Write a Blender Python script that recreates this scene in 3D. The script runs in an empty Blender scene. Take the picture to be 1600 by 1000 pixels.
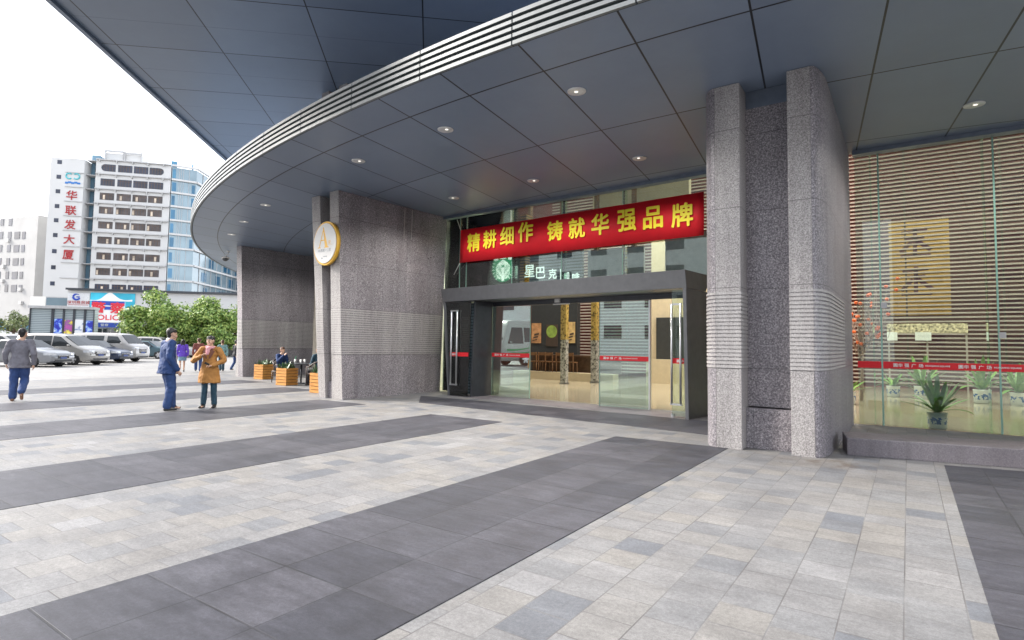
import bpy, bmesh, math, random
from math import sin, cos, radians, hypot, pi
from mathutils import Vector, Matrix, noise
random.seed(7)
scene = bpy.context.scene
COL = scene.collection

# ------------------------------------------------------------------ camera
CAM_F, CAM_H = 900.0, 1.5                      # focal length in photo pixels (1600 wide), eye height
PITCH, ROLL, YAW, CXP, CYP = radians(3.3), radians(0.8), radians(34.5), 800.0, 487.5
FW = Vector((-sin(YAW)*cos(PITCH), cos(YAW)*cos(PITCH), sin(PITCH)))
_r0 = Vector((cos(YAW), sin(YAW), 0)); _u0 = _r0.cross(FW)
RT = _r0*cos(ROLL) + _u0*sin(ROLL); UP = -_r0*sin(ROLL) + _u0*cos(ROLL)
cam_d = bpy.data.cameras.new("camera"); cam = bpy.data.objects.new("camera", cam_d); COL.objects.link(cam)
m = Matrix((RT, UP, -FW)).transposed().to_4x4(); m.translation = Vector((0, 0, CAM_H)); cam.matrix_world = m
cam_d.sensor_width = 36; cam_d.lens = CAM_F/1600*36; cam_d.shift_y = -12.5/1600
cam_d.clip_start = 0.05; cam_d.clip_end = 3000
scene.camera = cam

# ------------------------------------------------------------------ world, sun, exposure
SUN_EL, SUN_AZ = radians(33), radians(207)     # azimuth: direction the light comes FROM, ccw from +X
w = bpy.data.worlds.new("World"); scene.world = w; w.use_nodes = True
nt = w.node_tree; nt.nodes.clear()
out = nt.nodes.new("ShaderNodeOutputWorld"); bg = nt.nodes.new("ShaderNodeBackground")
sky = nt.nodes.new("ShaderNodeTexSky"); sky.sky_type = 'NISHITA'; sky.sun_disc = False
sky.sun_elevation = SUN_EL; sky.sun_rotation = pi/2 - SUN_AZ
sky.air_density = 1.0; sky.dust_density = 3.0; sky.ozone_density = 1.0
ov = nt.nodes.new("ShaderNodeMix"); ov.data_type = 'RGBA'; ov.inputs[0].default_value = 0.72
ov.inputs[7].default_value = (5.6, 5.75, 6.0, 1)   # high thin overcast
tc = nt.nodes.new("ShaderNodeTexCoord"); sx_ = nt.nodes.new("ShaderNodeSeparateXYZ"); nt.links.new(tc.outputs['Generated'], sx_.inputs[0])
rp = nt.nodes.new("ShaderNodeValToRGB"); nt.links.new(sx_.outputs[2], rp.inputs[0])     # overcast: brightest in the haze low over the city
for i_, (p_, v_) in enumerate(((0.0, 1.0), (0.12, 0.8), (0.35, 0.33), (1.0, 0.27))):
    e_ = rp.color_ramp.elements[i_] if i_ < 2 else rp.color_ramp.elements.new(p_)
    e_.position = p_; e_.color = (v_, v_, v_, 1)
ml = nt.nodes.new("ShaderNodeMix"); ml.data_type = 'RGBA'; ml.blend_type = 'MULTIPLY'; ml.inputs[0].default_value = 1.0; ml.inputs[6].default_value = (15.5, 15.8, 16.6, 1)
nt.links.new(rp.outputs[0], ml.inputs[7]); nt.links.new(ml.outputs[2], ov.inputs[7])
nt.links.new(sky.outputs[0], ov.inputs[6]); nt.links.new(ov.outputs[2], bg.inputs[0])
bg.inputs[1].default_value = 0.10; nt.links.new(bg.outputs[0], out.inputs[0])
sd = bpy.data.lights.new("sun", 'SUN'); sd.energy = 2.2; sd.angle = radians(20); sd.color = (1, 0.95, 0.88)
so = bpy.data.objects.new("sun", sd); COL.objects.link(so)
sv = Vector((cos(SUN_AZ)*cos(SUN_EL), sin(SUN_AZ)*cos(SUN_EL), sin(SUN_EL)))
so.rotation_euler = sv.to_track_quat('Z', 'Y').to_euler(); so.location = sv*60
scene.view_settings.view_transform = 'Standard'; scene.view_settings.look = 'None'
scene.view_settings.exposure = 1.98; scene.view_settings.gamma = 1.0
scene.render.engine = 'CYCLES'; scene.cycles.max_bounces = 8; scene.cycles.transparent_max_bounces = 16
scene.cycles.caustics_reflective = False; scene.cycles.caustics_refractive = False
scene.cycles.use_denoising = True; scene.cycles.sample_clamp_indirect = 6

# ------------------------------------------------------------------ surveying helpers (photo pixel -> place on a known plane)
EYE = Vector((0, 0, CAM_H))
def ray(px, py): return FW + RT*((px-CXP)/CAM_F) - UP*((py-CYP)/CAM_F)
def G(px, py, z=0.0):
    d = ray(px, py); return EYE + d*((z-CAM_H)/d.z)
def V(px, py, a, b):
    d = ray(px, py); nx, ny = -(b[1]-a[1]), b[0]-a[0]
    t = (nx*a[0]+ny*a[1])/(nx*d.x+ny*d.y); return EYE + d*t
def D(px, py, depth): return EYE + ray(px, py)*depth
def zat(px, py, p):
    d = ray(px, py); return CAM_H + d.z*hypot(p[0], p[1])/hypot(d.x, d.y)

# ------------------------------------------------------------------ materials
MATS = {}
class NB:
    def __init__(s, name):
        s.m = bpy.data.materials.new(name); s.m.use_nodes = True; s.t = s.m.node_tree; s.t.nodes.clear()
        s.out = s.n("ShaderNodeOutputMaterial"); s.p = s.n("ShaderNodeBsdfPrincipled"); s.l(s.p.outputs[0], s.out.inputs[0])
        MATS[name] = s.m
    def n(s, k, **kw):
        x = s.t.nodes.new(k)
        for a, b in kw.items(): setattr(x, a, b)
        return x
    def l(s, a, b): s.t.links.new(a, b)
    def set(s, x, v):
        if hasattr(v, 'links') or isinstance(v, bpy.types.NodeSocket): s.l(v, x)
        else: x.default_value = v
    def math(s, op, a, b=0.0, c=None):
        x = s.n("ShaderNodeMath", operation=op); s.set(x.inputs[0], a); s.set(x.inputs[1], b)
        if c is not None: s.set(x.inputs[2], c)
        return x.outputs[0]
    def co(s, world=False):
        return s.n("ShaderNodeNewGeometry").outputs['Position'] if world else s.n("ShaderNodeTexCoord").outputs['Object']
    def xyz(s, v):
        x = s.n("ShaderNodeSeparateXYZ"); s.l(v, x.inputs[0]); return x.outputs
    def vec(s, a, b, c):
        x = s.n("ShaderNodeCombineXYZ"); s.set(x.inputs[0], a); s.set(x.inputs[1], b); s.set(x.inputs[2], c); return x.outputs[0]
    def noise(s, v, scale, detail=3, rough=0.55):
        x = s.n("ShaderNodeTexNoise"); s.l(v, x.inputs['Vector']); x.inputs['Scale'].default_value = scale
        x.inputs['Detail'].default_value = detail; x.inputs['Roughness'].default_value = rough; return x.outputs[0]
    def ramp(s, f, stops, const=False):
        x = s.n("ShaderNodeValToRGB"); s.l(f, x.inputs[0]); e = x.color_ramp.elements
        if const: x.color_ramp.interpolation = 'CONSTANT'
        while len(e) < len(stops): e.new(0.5)
        for i, (p, c) in enumerate(stops):
            e[i].position = p; e[i].color = (c[0], c[1], c[2], 1) if hasattr(c, '__len__') else (c, c, c, 1)
        return x.outputs[0]
    def mix(s, f, a, b, mode='MIX'):
        x = s.n("ShaderNodeMix", data_type='RGBA', blend_type=mode)
        for i, v in ((0, f), (6, a), (7, b)):
            if isinstance(v, tuple) and len(v) == 3: v = v + (1,)
            s.set(x.inputs[i], v)
        return x.outputs[2]
    def lines(s, v, sp, off, wd):               # 1 on a joint, 0 elsewhere
        f = s.math('FRACT', s.math('DIVIDE', s.math('ADD', v, off + sp*1000), sp))
        d = s.math('MINIMUM', f, s.math('SUBTRACT', 1.0, f)); return s.math('LESS_THAN', d, wd/2/sp)
    def bump(s, h, strength=0.2, dist=0.01):
        b = s.n("ShaderNodeBump"); b.inputs['Strength'].default_value = strength; b.inputs['Distance'].default_value = dist
        s.l(h, b.inputs['Height']); s.l(b.outputs[0], s.p.inputs['Normal'])
    def base(s, c):
        if isinstance(c, tuple): c = c[:3] + (1,)
        s.set(s.p.inputs['Base Color'], c)
    def pr(s, rough=0.5, metal=0.0, spec=0.5):
        s.set(s.p.inputs['Roughness'], rough); s.set(s.p.inputs['Metallic'], metal); s.p.inputs['Specular IOR Level'].default_value = spec
        return s

def mat(name, col, rough=0.5, metal=0.0, var=0.12, scale=6.0, spec=0.5, bump=0.0, bscale=60):
    """plain surface with slight procedural mottling"""
    if name in MATS: return MATS[name]
    b = NB(name); c = b.co(); n = b.noise(c, scale, 4)
    lo = tuple(x*(1-var) for x in col); hi = tuple(min(1, x*(1+var)) for x in col)
    b.base(b.ramp(n, [(0.3, lo), (0.7, hi)])); b.pr(rough, metal, spec)
    if bump: b.bump(b.noise(c, bscale, 3), bump)
    return b.m
def glow(name, col, s):
    b = NB(name); b.base(col); b.p.inputs['Emission Color'].default_value = col + (1,); b.p.inputs['Emission Strength'].default_value = s
    return b.m
def glass(name, tint=(0.86, 0.94, 0.9), ior=1.5, rough=0.0, gain=1.0):
    b = NB(name); t = b.n("ShaderNodeBsdfTransparent"); t.inputs[0].default_value = tint + (1,)
    g = b.n("ShaderNodeBsdfGlossy"); g.inputs['Roughness'].default_value = rough; g.inputs[0].default_value = (0.95, 1, 0.97, 1)
    f = b.n("ShaderNodeFresnel"); f.inputs[0].default_value = ior
    mx = b.n("ShaderNodeMixShader"); b.l(b.math('MINIMUM', b.math('MULTIPLY', f.outputs[0], gain), 1.0), mx.inputs[0])
    b.l(t.outputs[0], mx.inputs[1]); b.l(g.outputs[0], mx.inputs[2]); b.l(mx.outputs[0], b.out.inputs[0]); return b.m

def granite(name, dark, mid, light, rough=0.45, panels=True, stain=0.3, grain=1.0, streak=0.45):
    b = NB(name); c = b.co(True); s = b.xyz(c)
    n1 = b.noise(c, 58*grain, 3, 0.7); n2 = b.noise(c, 150*grain, 2, 0.6)
    sp = b.math('ADD', b.math('MULTIPLY', n1, 0.65), b.math('MULTIPLY', n2, 0.35))
    col = b.ramp(sp, [(0.36, dark), (0.5, mid), (0.64, light)])
    big = b.noise(b.vec(b.math('MULTIPLY', s[0], 1.0), b.math('MULTIPLY', s[1], 1.0), b.math('MULTIPLY', s[2], 0.25)), 1.6, 4)
    col = b.mix(stain, col, b.ramp(big, [(0.35, (0.55, 0.5, 0.5)), (0.6, (1.1, 1.08, 1.05))]), 'MULTIPLY')
    st_ = b.noise(b.vec(b.math('MULTIPLY', s[0], 5.0), b.math('MULTIPLY', s[1], 5.0), b.math('MULTIPLY', s[2], 0.3)), 1.0, 4, 0.65)
    col = b.mix(streak, col, b.ramp(st_, [(0.34, (0.66, 0.63, 0.63)), (0.5, (1.0, 1.0, 1.0)), (0.68, (1.28, 1.27, 1.26))]), 'MULTIPLY')
    col = b.mix(b.math('MULTIPLY', b.lines(s[2], 1.22, 0.02, 0.012), 0.6), col, (0.05, 0.045, 0.05))
    if panels:
        u = b.math('ADD', s[0], s[1])
        cell = b.math('FLOOR', b.math('DIVIDE', u, 0.92)); wn = b.n("ShaderNodeTexWhiteNoise", noise_dimensions='2D')
        b.l(b.vec(cell, b.math('FLOOR', b.math('DIVIDE', b.math('ADD', s[2], 3.0), 1.38)), 0.0), wn.inputs['Vector'])
        col = b.mix(0.5, col, b.ramp(wn.outputs[0], [(0, (0.74, 0.73, 0.75)), (1, (1.12, 1.08, 1.08))]), 'MULTIPLY')
        col = b.mix(b.math('MULTIPLY', b.lines(u, 0.92, 0, 0.008), 0.55), col, (0.03, 0.03, 0.035))
    b.base(col); b.pr(b.math('ADD', rough-0.1, b.math('MULTIPLY', big, 0.25))); return b.m

def paving(name, stops, size, mortar, mcol, rough=0.5, off=0.5, wear=0.35, xoff=0.0, stain=None):
    b = NB(name); c = b.co(True); s = b.xyz(c)
    v = b.vec(s[1], b.math('ADD', s[0], xoff), 0.0)
    br = b.n("ShaderNodeTexBrick"); b.l(v, br.inputs['Vector'])
    br.offset = off; br.inputs['Color1'].default_value = (0, 0, 0, 1); br.inputs['Color2'].default_value = (1, 1, 1, 1)
    br.inputs['Mortar'].default_value = (0.5, 0.5, 0.5, 1)
    br.inputs['Scale'].default_value = 1; br.inputs['Mortar Size'].default_value = mortar; br.inputs['Mortar Smooth'].default_value = 0.3
    br.inputs['Brick Width'].default_value = size; br.inputs['Row Height'].default_value = size
    col = b.ramp(br.outputs['Color'], stops)
    n = b.noise(c, 2.2, 5, 0.65); col = b.mix(wear, col, b.ramp(n, [(0.3, (0.62, 0.6, 0.6)), (0.68, (1.15, 1.13, 1.1))]), 'MULTIPLY')
    g = b.noise(c, 160, 2); g2 = b.noise(c, 38, 4, 0.7); col = b.mix(0.45, col, b.ramp(g, [(0.3, (0.55, 0.55, 0.55)), (0.7, (1.3, 1.3, 1.3))]), 'MULTIPLY'); col = b.mix(0.4, col, b.ramp(g2, [(0.35, (0.6, 0.6, 0.6)), (0.65, (1.3, 1.3, 1.3))]), 'MULTIPLY')
    n3 = b.noise(b.vec(b.math('MULTIPLY', s[0], 0.6), b.math('MULTIPLY', s[1], 2.2), 0.0), 4.5, 6, 0.75); col = b.mix(wear, col, b.ramp(n3, [(0.32, (0.62, 0.61, 0.62)), (0.5, (1.0, 1.0, 1.0)), (0.70, (1.55, 1.52, 1.5))]), 'MULTIPLY')
    n4 = b.noise(c, 0.55, 4, 0.7); col = b.mix(0.5, col, b.ramp(n4, [(0.3, (0.74, 0.73, 0.73)), (0.55, (1.05, 1.05, 1.05))]), 'MULTIPLY')
    vo = b.n("ShaderNodeTexVoronoi"); b.l(c, vo.inputs['Vector']); vo.inputs['Scale'].default_value = 1.1; col = b.mix(b.math('MULTIPLY', b.math('LESS_THAN', vo.outputs['Distance'], 0.028), 0.7), col, (0.05, 0.05, 0.05))
    if stain:
        ddx = b.math('SUBTRACT', s[0], stain[0]); ddy = b.math('MULTIPLY', b.math('SUBTRACT', s[1], stain[1]), 1.7); dr = b.math('SQRT', b.math('ADD', b.math('MULTIPLY', ddx, ddx), b.math('MULTIPLY', ddy, ddy)))
        fs_ = b.math('MULTIPLY', b.ramp(dr, [(0.2, 1.0), (1.0, 0.0)]), b.ramp(b.noise(c, 3.5, 5, 0.7), [(0.42, 0.0), (0.62, 0.75)])); col = b.mix(fs_, col, (0.10, 0.075, 0.055))
    brk = b.math('MULTIPLY', br.outputs['Fac'], b.ramp(b.noise(c, 1.3, 3), [(0.38, 0.25), (0.62, 1.0)]))
    col = b.mix(brk, col, mcol); b.base(col)
    b.pr(b.math('ADD', rough-0.08, b.math('MULTIPLY', n, 0.3)))
    h = b.math('SUBTRACT', b.math('MULTIPLY', g, 0.35), br.outputs['Fac']); b.bump(h, 0.35, 0.004); return b.m

def soffit_mat(name, base, ring=None, par=None):
    b = NB(name); c = b.co(True); s = b.xyz(c); j = None
    if ring:
        cx, cy, radii, slope, sp, off = ring
        dx = b.math('SUBTRACT', s[0], cx); dy = b.math('SUBTRACT', s[1], cy)
        r = b.math('SQRT', b.math('ADD', b.math('MULTIPLY', dx, dx), b.math('MULTIPLY', dy, dy)))
        for q in radii:
            t = b.math('LESS_THAN', b.math('ABSOLUTE', b.math('SUBTRACT', r, q)), 0.016); j = t if j is None else b.math('MAXIMUM', j, t)
        u = b.math('ADD', s[0], b.math('MULTIPLY', s[1], slope)); j = b.math('MAXIMUM', j, b.lines(u, sp, off, 0.028))
        cell = b.math('FLOOR', b.math('DIVIDE', b.math('ADD', u, off+1000*sp), sp)); ring_id = b.math('GREATER_THAN', r, radii[1])
        cv = b.vec(cell, ring_id, b.math('GREATER_THAN', r, radii[0]))
    else:
        (ax, ay, sp1, o1), (bx, by, sp2, o2) = par
        u = b.math('ADD', b.math('MULTIPLY', s[0], ax), b.math('MULTIPLY', s[1], ay))
        q = b.math('ADD', b.math('MULTIPLY', s[0], bx), b.math('MULTIPLY', s[1], by))
        j = b.math('MAXIMUM', b.lines(u, sp1, o1, 0.03), b.lines(q, sp2, o2, 0.03))
        j = b.math('MAXIMUM', j, b.math('MULTIPLY', b.lines(u, sp1/2, o1, 0.014), 0.5))
        cv = b.vec(b.math('FLOOR', b.math('DIVIDE', b.math('ADD', u, o1), sp1)), b.math('FLOOR', b.math('DIVIDE', b.math('ADD', q, o2), sp2)), 0.0)
    wn = b.n("ShaderNodeTexWhiteNoise", noise_dimensions='3D'); b.l(cv, wn.inputs['Vector'])
    k = b.ramp(wn.outputs[0], [(0, (0.88, 0.89, 0.9)), (1, (1.1, 1.1, 1.1))])
    n = b.noise(c, 0.9, 5, 0.7); n2 = b.noise(c, 70, 2)
    col = b.mix(1.0, base + (1,), k, 'MULTIPLY'); col = b.mix(0.35, col, b.ramp(n, [(0.3, (0.75, 0.76, 0.8)), (0.7, (1.15, 1.12, 1.1))]), 'MULTIPLY')
    col = b.mix(j, col, (0.008, 0.009, 0.012)); b.base(col)
    b.pr(b.math('ADD', 0.30, b.math('MULTIPLY', n, 0.16)), 0.0, 0.5); b.bump(n2, 0.05, 0.002); return b.m

# named materials
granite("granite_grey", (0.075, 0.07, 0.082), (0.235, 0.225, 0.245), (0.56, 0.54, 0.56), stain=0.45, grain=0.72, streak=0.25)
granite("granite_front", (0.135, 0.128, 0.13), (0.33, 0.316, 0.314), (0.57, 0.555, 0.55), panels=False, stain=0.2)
granite("granite_band", (0.27, 0.262, 0.262), (0.40, 0.387, 0.383), (0.52, 0.51, 0.505), panels=False, stain=0.2)
granite("granite_kerb", (0.13, 0.118, 0.132), (0.18, 0.165, 0.182), (0.235, 0.22, 0.232), panels=False)
paving("paver_light", [(0, (0.128, 0.138, 0.158)), (0.08, (0.155, 0.163, 0.178)), (0.14, (0.182, 0.186, 0.194)), (0.5, (0.2, 0.201, 0.206)), (0.82, (0.215, 0.209, 0.2)), (1, (0.228, 0.23, 0.238))],
       0.3, 0.0045, (0.09, 0.085, 0.085), xoff=0.05, stain=(-0.9, 8.75))
paving("paver_dark", [(0, (0.034, 0.036, 0.049)), (1, (0.064, 0.065, 0.081))], 0.6, 0.008, (0.016, 0.016, 0.02), off=0.0, rough=0.5, xoff=0.45, wear=0.75)
paving("paver_far", [(0, (0.27, 0.267, 0.262)), (1, (0.31, 0.307, 0.302))], 0.9, 0.008, (0.3, 0.29, 0.28), xoff=0.0, wear=0.4)
soffit_mat("soffit_canopy", (0.215, 0.27, 0.36), ring=(-3.43, 46.38, (39.28, 36.7, 33.6), 0.12, 1.45, 3.52))
soffit_mat("soffit_upper", (0.215, 0.265, 0.34), par=((-0.676, 0.736, 2.35, -14.45), (0.736, 0.676, 2.4, 7.5)))
mat("metal_dark", (0.06, 0.065, 0.075), 0.4, 0.4); mat("portal_metal", (0.15, 0.155, 0.165), 0.42, 0.35, var=0.08)
mat("soffit_plain", (0.17, 0.205, 0.26), 0.35, 0.5); mat("steel", (0.62, 0.63, 0.64), 0.28, 0.9, var=0.05); mat("bar_alu", (0.17, 0.185, 0.19), 0.38, 0.25, var=0.05)
mat("bar_gap", (0.02, 0.035, 0.04), 0.6); mat("joint_black", (0.012, 0.012, 0.014), 0.8)
glass("glass_clear"); glass("glass_front", gain=2.6); glass("glass_door", (0.78, 0.92, 0.87), 1.5, gain=6.0); glass("glass_smoke", (0.62, 0.72, 0.74), 1.5, gain=2.0); glass("glass_dark", (0.2, 0.23, 0.25), 1.5, gain=1.3)
mat("glass_edge", (0.25, 0.45, 0.38), 0.15); mat("red_cloth", (0.85, 0.016, 0.03), 0.65, var=0.06, scale=3)

def translucent(m_, col, f):
    t_ = m_.node_tree; o_ = t_.nodes["Material Output"]; p_ = t_.nodes["Principled BSDF"]; x_ = t_.nodes.new("ShaderNodeBsdfTranslucent"); x_.inputs[0].default_value = col + (1,); k_ = t_.nodes.new("ShaderNodeMixShader"); k_.inputs[0].default_value = f
    t_.links.new(p_.outputs[0], k_.inputs[1]); t_.links.new(x_.outputs[0], k_.inputs[2]); t_.links.new(k_.outputs[0], o_.inputs[0])
translucent(MATS["red_cloth"], (0.9, 0.03, 0.03), 0.25)
mat("yellow_letter", (0.95, 0.78, 0.04), 0.6, var=0.03); mat("red_band", (0.72, 0.02, 0.03), 0.4, var=0.05)
mat("wall_grey", (0.42, 0.42, 0.42), 0.6); mat("wall_grey2", (0.6,0.61,0.62), 0.7); mat("sign_blue2", (0.02,0.2,0.5), 0.5); mat("white_paint", (0.82, 0.82, 0.8), 0.5, var=0.04); mat("red_letter", (0.32, 0.012, 0.015), 0.5)
mat("wall_white", (0.8, 0.8, 0.78), 0.8, var=0.05, scale=0.3); mat("wall_cream", (0.8, 0.78, 0.73), 0.8, var=0.06, scale=0.4)

b = NB("timber_slat"); c = b.co(True); z_ = b.xyz(c)[2]
b.base(b.mix(b.lines(z_, 0.085, 0, 0.03), (0.5, 0.25, 0.07), (0.06, 0.03, 0.015))); b.pr(0.5)
b = NB("slats_and_reflection"); c = b.co(True); z_ = b.xyz(c)[2]
b.base(b.mix(b.lines(z_, 0.09, 0, 0.03), (0.26, 0.28, 0.30), (0.07, 0.075, 0.08))); b.pr(0.5)

# ------------------------------------------------------------------ mesh helpers
class MB:
    def __init__(s): s.v = []; s.f = []; s.mi = []; s.sm = []
    def add(s, vs, fs, mi=0, smooth=False):
        o = len(s.v); s.v += [Vector(p) for p in vs]
        for f in fs: s.f.append([i+o for i in f]); s.mi.append(mi); s.sm.append(smooth)
        return s
    def box(s, x0, y0, z0, x1, y1, z1, mi=0):
        vs = [(x0,y0,z0),(x1,y0,z0),(x1,y1,z0),(x0,y1,z0),(x0,y0,z1),(x1,y0,z1),(x1,y1,z1),(x0,y1,z1)]
        return s.add(vs, [(0,3,2,1),(4,5,6,7),(0,1,5,4),(1,2,6,5),(2,3,7,6),(3,0,4,7)], mi)
    def hexa(s, b, t, mi=0):                    # bottom 4 points, top 4 points (ccw from above)
        return s.add(list(b)+list(t), [(3,2,1,0),(4,5,6,7),(0,1,5,4),(1,2,6,5),(2,3,7,6),(3,0,4,7)], mi)
    def obox(s, o, x, y, z, mi=0):              # corner o and three edge vectors
        o, x, y, z = map(Vector, (o, x, y, z)); b = [o, o+x, o+x+y, o+y]
        return s.hexa(b, [p+z for p in b], mi)
    def prism(s, poly, z0, z1, mi=0, top=None, smooth=False):
        n = len(poly); tp = top or poly
        vs = [(p[0],p[1],z0) for p in poly] + [(p[0],p[1],z1) for p in tp]
        s.add(vs, [tuple(range(n-1,-1,-1)), tuple(range(n, 2*n))], mi)
        o = len(s.v)-2*n
        for i in range(n):
            s.f.append([o+i, o+(i+1)%n, o+n+(i+1)%n, o+n+i]); s.mi.append(mi); s.sm.append(smooth)
        return s
    def quad(s, a, b, c, d, mi=0): return s.add([a,b,c,d], [(0,1,2,3)], mi)
    def tube(s, pts, r, seg=8, mi=0, caps=True):
        pts = [Vector(p) for p in pts]; n = len(pts); rs = r if hasattr(r,'__len__') else [r]*n; vs = []
        for i, p in enumerate(pts):
            t = (pts[min(i+1,n-1)]-pts[max(i-1,0)]).normalized()
            a = t.cross(Vector((0,0,1)) if abs(t.z) < 0.95 else Vector((1,0,0))).normalized(); b = t.cross(a)
            vs += [p + a*(rs[i]*cos(2*pi*k/seg)) + b*(rs[i]*sin(2*pi*k/seg)) for k in range(seg)]
        fs = [(i*seg+k, i*seg+(k+1)%seg, (i+1)*seg+(k+1)%seg, (i+1)*seg+k) for i in range(n-1) for k in range(seg)]
        o = len(s.v); s.add(vs, fs, mi, True)
        if caps: s.add([], []); s.f += [[o+k for k in range(seg)][::-1], [o+(n-1)*seg+k for k in range(seg)]]; s.mi += [mi]*2; s.sm += [False]*2
        return s
    def lathe(s, prof, seg=24, c=(0,0,0), mi=0, ax=None):   # prof: (r, h) along axis
        c = Vector(c); z = Vector(ax or (0,0,1)).normalized(); x = z.orthogonal().normalized(); y = z.cross(x)
        vs = [c + z*h + x*(r*cos(2*pi*k/seg)) + y*(r*sin(2*pi*k/seg)) for r, h in prof for k in range(seg)]
        n = len(prof); fs = [(i*seg+k, i*seg+(k+1)%seg, (i+1)*seg+(k+1)%seg, (i+1)*seg+k) for i in range(n-1) for k in range(seg)]
        o = len(s.v); s.add(vs, fs, mi, True); s.f += [[o+k for k in range(seg)][::-1], [o+(n-1)*seg+k for k in range(seg)]]; s.mi += [mi]*2; s.sm += [False]*2
        return s
    def capsule(s, a, b, ra, rb, side=None, flat=1.0, seg=12, rings=4, mi=0):
        """tapered limb with rounded ends; 'flat' scales the radius across 'side'"""
        a, b = Vector(a), Vector(b); t = b-a; L = t.length or 1e-4; t = t/L if t.length else Vector((0,0,1))
        x = Vector(side) if side else t.orthogonal(); x = (x - t*x.dot(t)).normalized(); y = t.cross(x); rows = []
        for i in range(rings+1):
            q = -pi/2 + pi/2*i/rings; rows.append((ra*sin(q), ra*cos(q)))
        for i in range(rings+1):
            q = pi/2*i/rings; rows.append((L+rb*sin(q), rb*cos(q)))
        vs = [a + t*h + x*(max(r,1e-4)*flat*cos(2*pi*k/seg)) + y*(max(r,1e-4)*sin(2*pi*k/seg)) for h, r in rows for k in range(seg)]
        n = len(rows); fs = [(i*seg+k, i*seg+(k+1)%seg, (i+1)*seg+(k+1)%seg, (i+1)*seg+k) for i in range(n-1) for k in range(seg)]
        o = len(s.v); s.add(vs, fs, mi, True); s.f += [[o+k for k in range(seg)][::-1], [o+(n-1)*seg+k for k in range(seg)]]; s.mi += [mi]*2; s.sm += [True]*2
        return s
    def mesh(s, name, mats, inv=None):
        me = bpy.data.meshes.new(name)
        vs = [inv @ p for p in s.v] if inv else s.v
        me.from_pydata([tuple(p) for p in vs], [], s.f)
        for mm in (mats if isinstance(mats, (list, tuple)) else [mats]): me.materials.append(MATS[mm] if isinstance(mm, str) else mm)
        me.polygons.foreach_set('material_index', s.mi); me.polygons.foreach_set('use_smooth', s.sm); me.update(); return me
    def build(s, name, mats, parent=None, local=False, bevel=0.0):
        """one object; vertices are world positions unless local=True"""
        inv = None
        if parent is not None and not local: inv = WM(parent).inverted()
        o = bpy.data.objects.new(name, s.mesh(name, mats, inv)); COL.objects.link(o)
        if parent is not None: o.parent = parent
        if bevel:
            b = o.modifiers.new("bevel", 'BEVEL'); b.width = bevel; b.segments = 2; b.limit_method = 'ANGLE'
        return o
def ell(mb, rings, seg=20):
    """closed stack of elliptical rings (cx, cy, z, rx, ry) with flat ends"""
    vs = [(cx+rx*cos(2*pi*k/seg), cy+ry*sin(2*pi*k/seg), z) for cx, cy, z, rx, ry in rings for k in range(seg)]; n = len(rings); o = len(mb.v)
    mb.add(vs, [(i*seg+k, i*seg+(k+1)%seg, (i+1)*seg+(k+1)%seg, (i+1)*seg+k) for i in range(n-1) for k in range(seg)], 0, True)
    mb.f += [[o+k for k in range(seg)][::-1], [o+(n-1)*seg+k for k in range(seg)]]; mb.mi += [0]*2; mb.sm += [True]*2; return mb
def WM(o):
    mm = o.matrix_basis.copy() if False else Matrix.LocRotScale(o.location, o.rotation_euler, o.scale)
    return WM(o.parent) @ mm if o.parent else mm
def tag(o, label, cat, group=None):
    o['label'] = label; o['category'] = cat
    if group: o['group'] = group
    return o
def kind(o, k): o['kind'] = k; return o
def thing(name, label, cat, loc=(0,0,0), rz=0.0, group=None):
    o = bpy.data.objects.new(name, None); o.empty_display_size = 0.2; COL.objects.link(o)
    o.location = loc; o.rotation_euler = (0,0,rz); return tag(o, label, cat, group)
def copy_tree(o, parent=None):
    c = o.copy(); COL.objects.link(c)
    if parent: c.parent = parent
    for ch in list(o.children): copy_tree(ch, c)
    return c
FONT = None
def text_mesh(body, size=1.0, bold=0.0, align='CENTER'):
    cu = bpy.data.curves.new("txt", 'FONT'); cu.body = body; cu.size = size; cu.offset = bold*size; cu.align_x = align; cu.align_y = 'CENTER'
    cu.resolution_u = 3; cu.extrude = 0.0
    o = bpy.data.objects.new("txt", cu); COL.objects.link(o); bpy.context.view_layer.update()
    dg = bpy.context.evaluated_depsgraph_get(); me = bpy.data.meshes.new_from_object(o.evaluated_get(dg))
    bpy.data.objects.remove(o); return me
def add_text(mb, body, origin, xd, yd, height, bold=0.0, mi=0, off=0.0, width=None):
    """write 'body' centred on origin, x along xd, up along yd; glyph box scaled to 'height' (and 'width'); bold strokes by overlaid thin layers"""
    me = text_mesh(body, 1.0); vs = [v.co for v in me.vertices]
    if not vs: return
    x0, x1 = min(v.x for v in vs), max(v.x for v in vs); y0, y1 = min(v.y for v in vs), max(v.y for v in vs)
    sy = (height*(1-2*bold))/(y1-y0); sx = (width*(1-2*bold))/(x1-x0) if width else sy
    xd, yd = Vector(xd).normalized(), Vector(yd).normalized(); n = xd.cross(yd); o = Vector(origin)
    r = bold*height; lay = [(0,0)] if not bold else [(r*cos(q*pi/4), r*sin(q*pi/4)) for q in range(8)]
    for k, (ax, ay) in enumerate(lay):
        mb.add([o + xd*((v.x-(x0+x1)/2)*sx+ax) + yd*((v.y-(y0+y1)/2)*sy+ay) + n*(off+0.0008*height*k) for v in vs], [tuple(p.vertices) for p in me.polygons], mi)
    bpy.data.meshes.remove(me)
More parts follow.
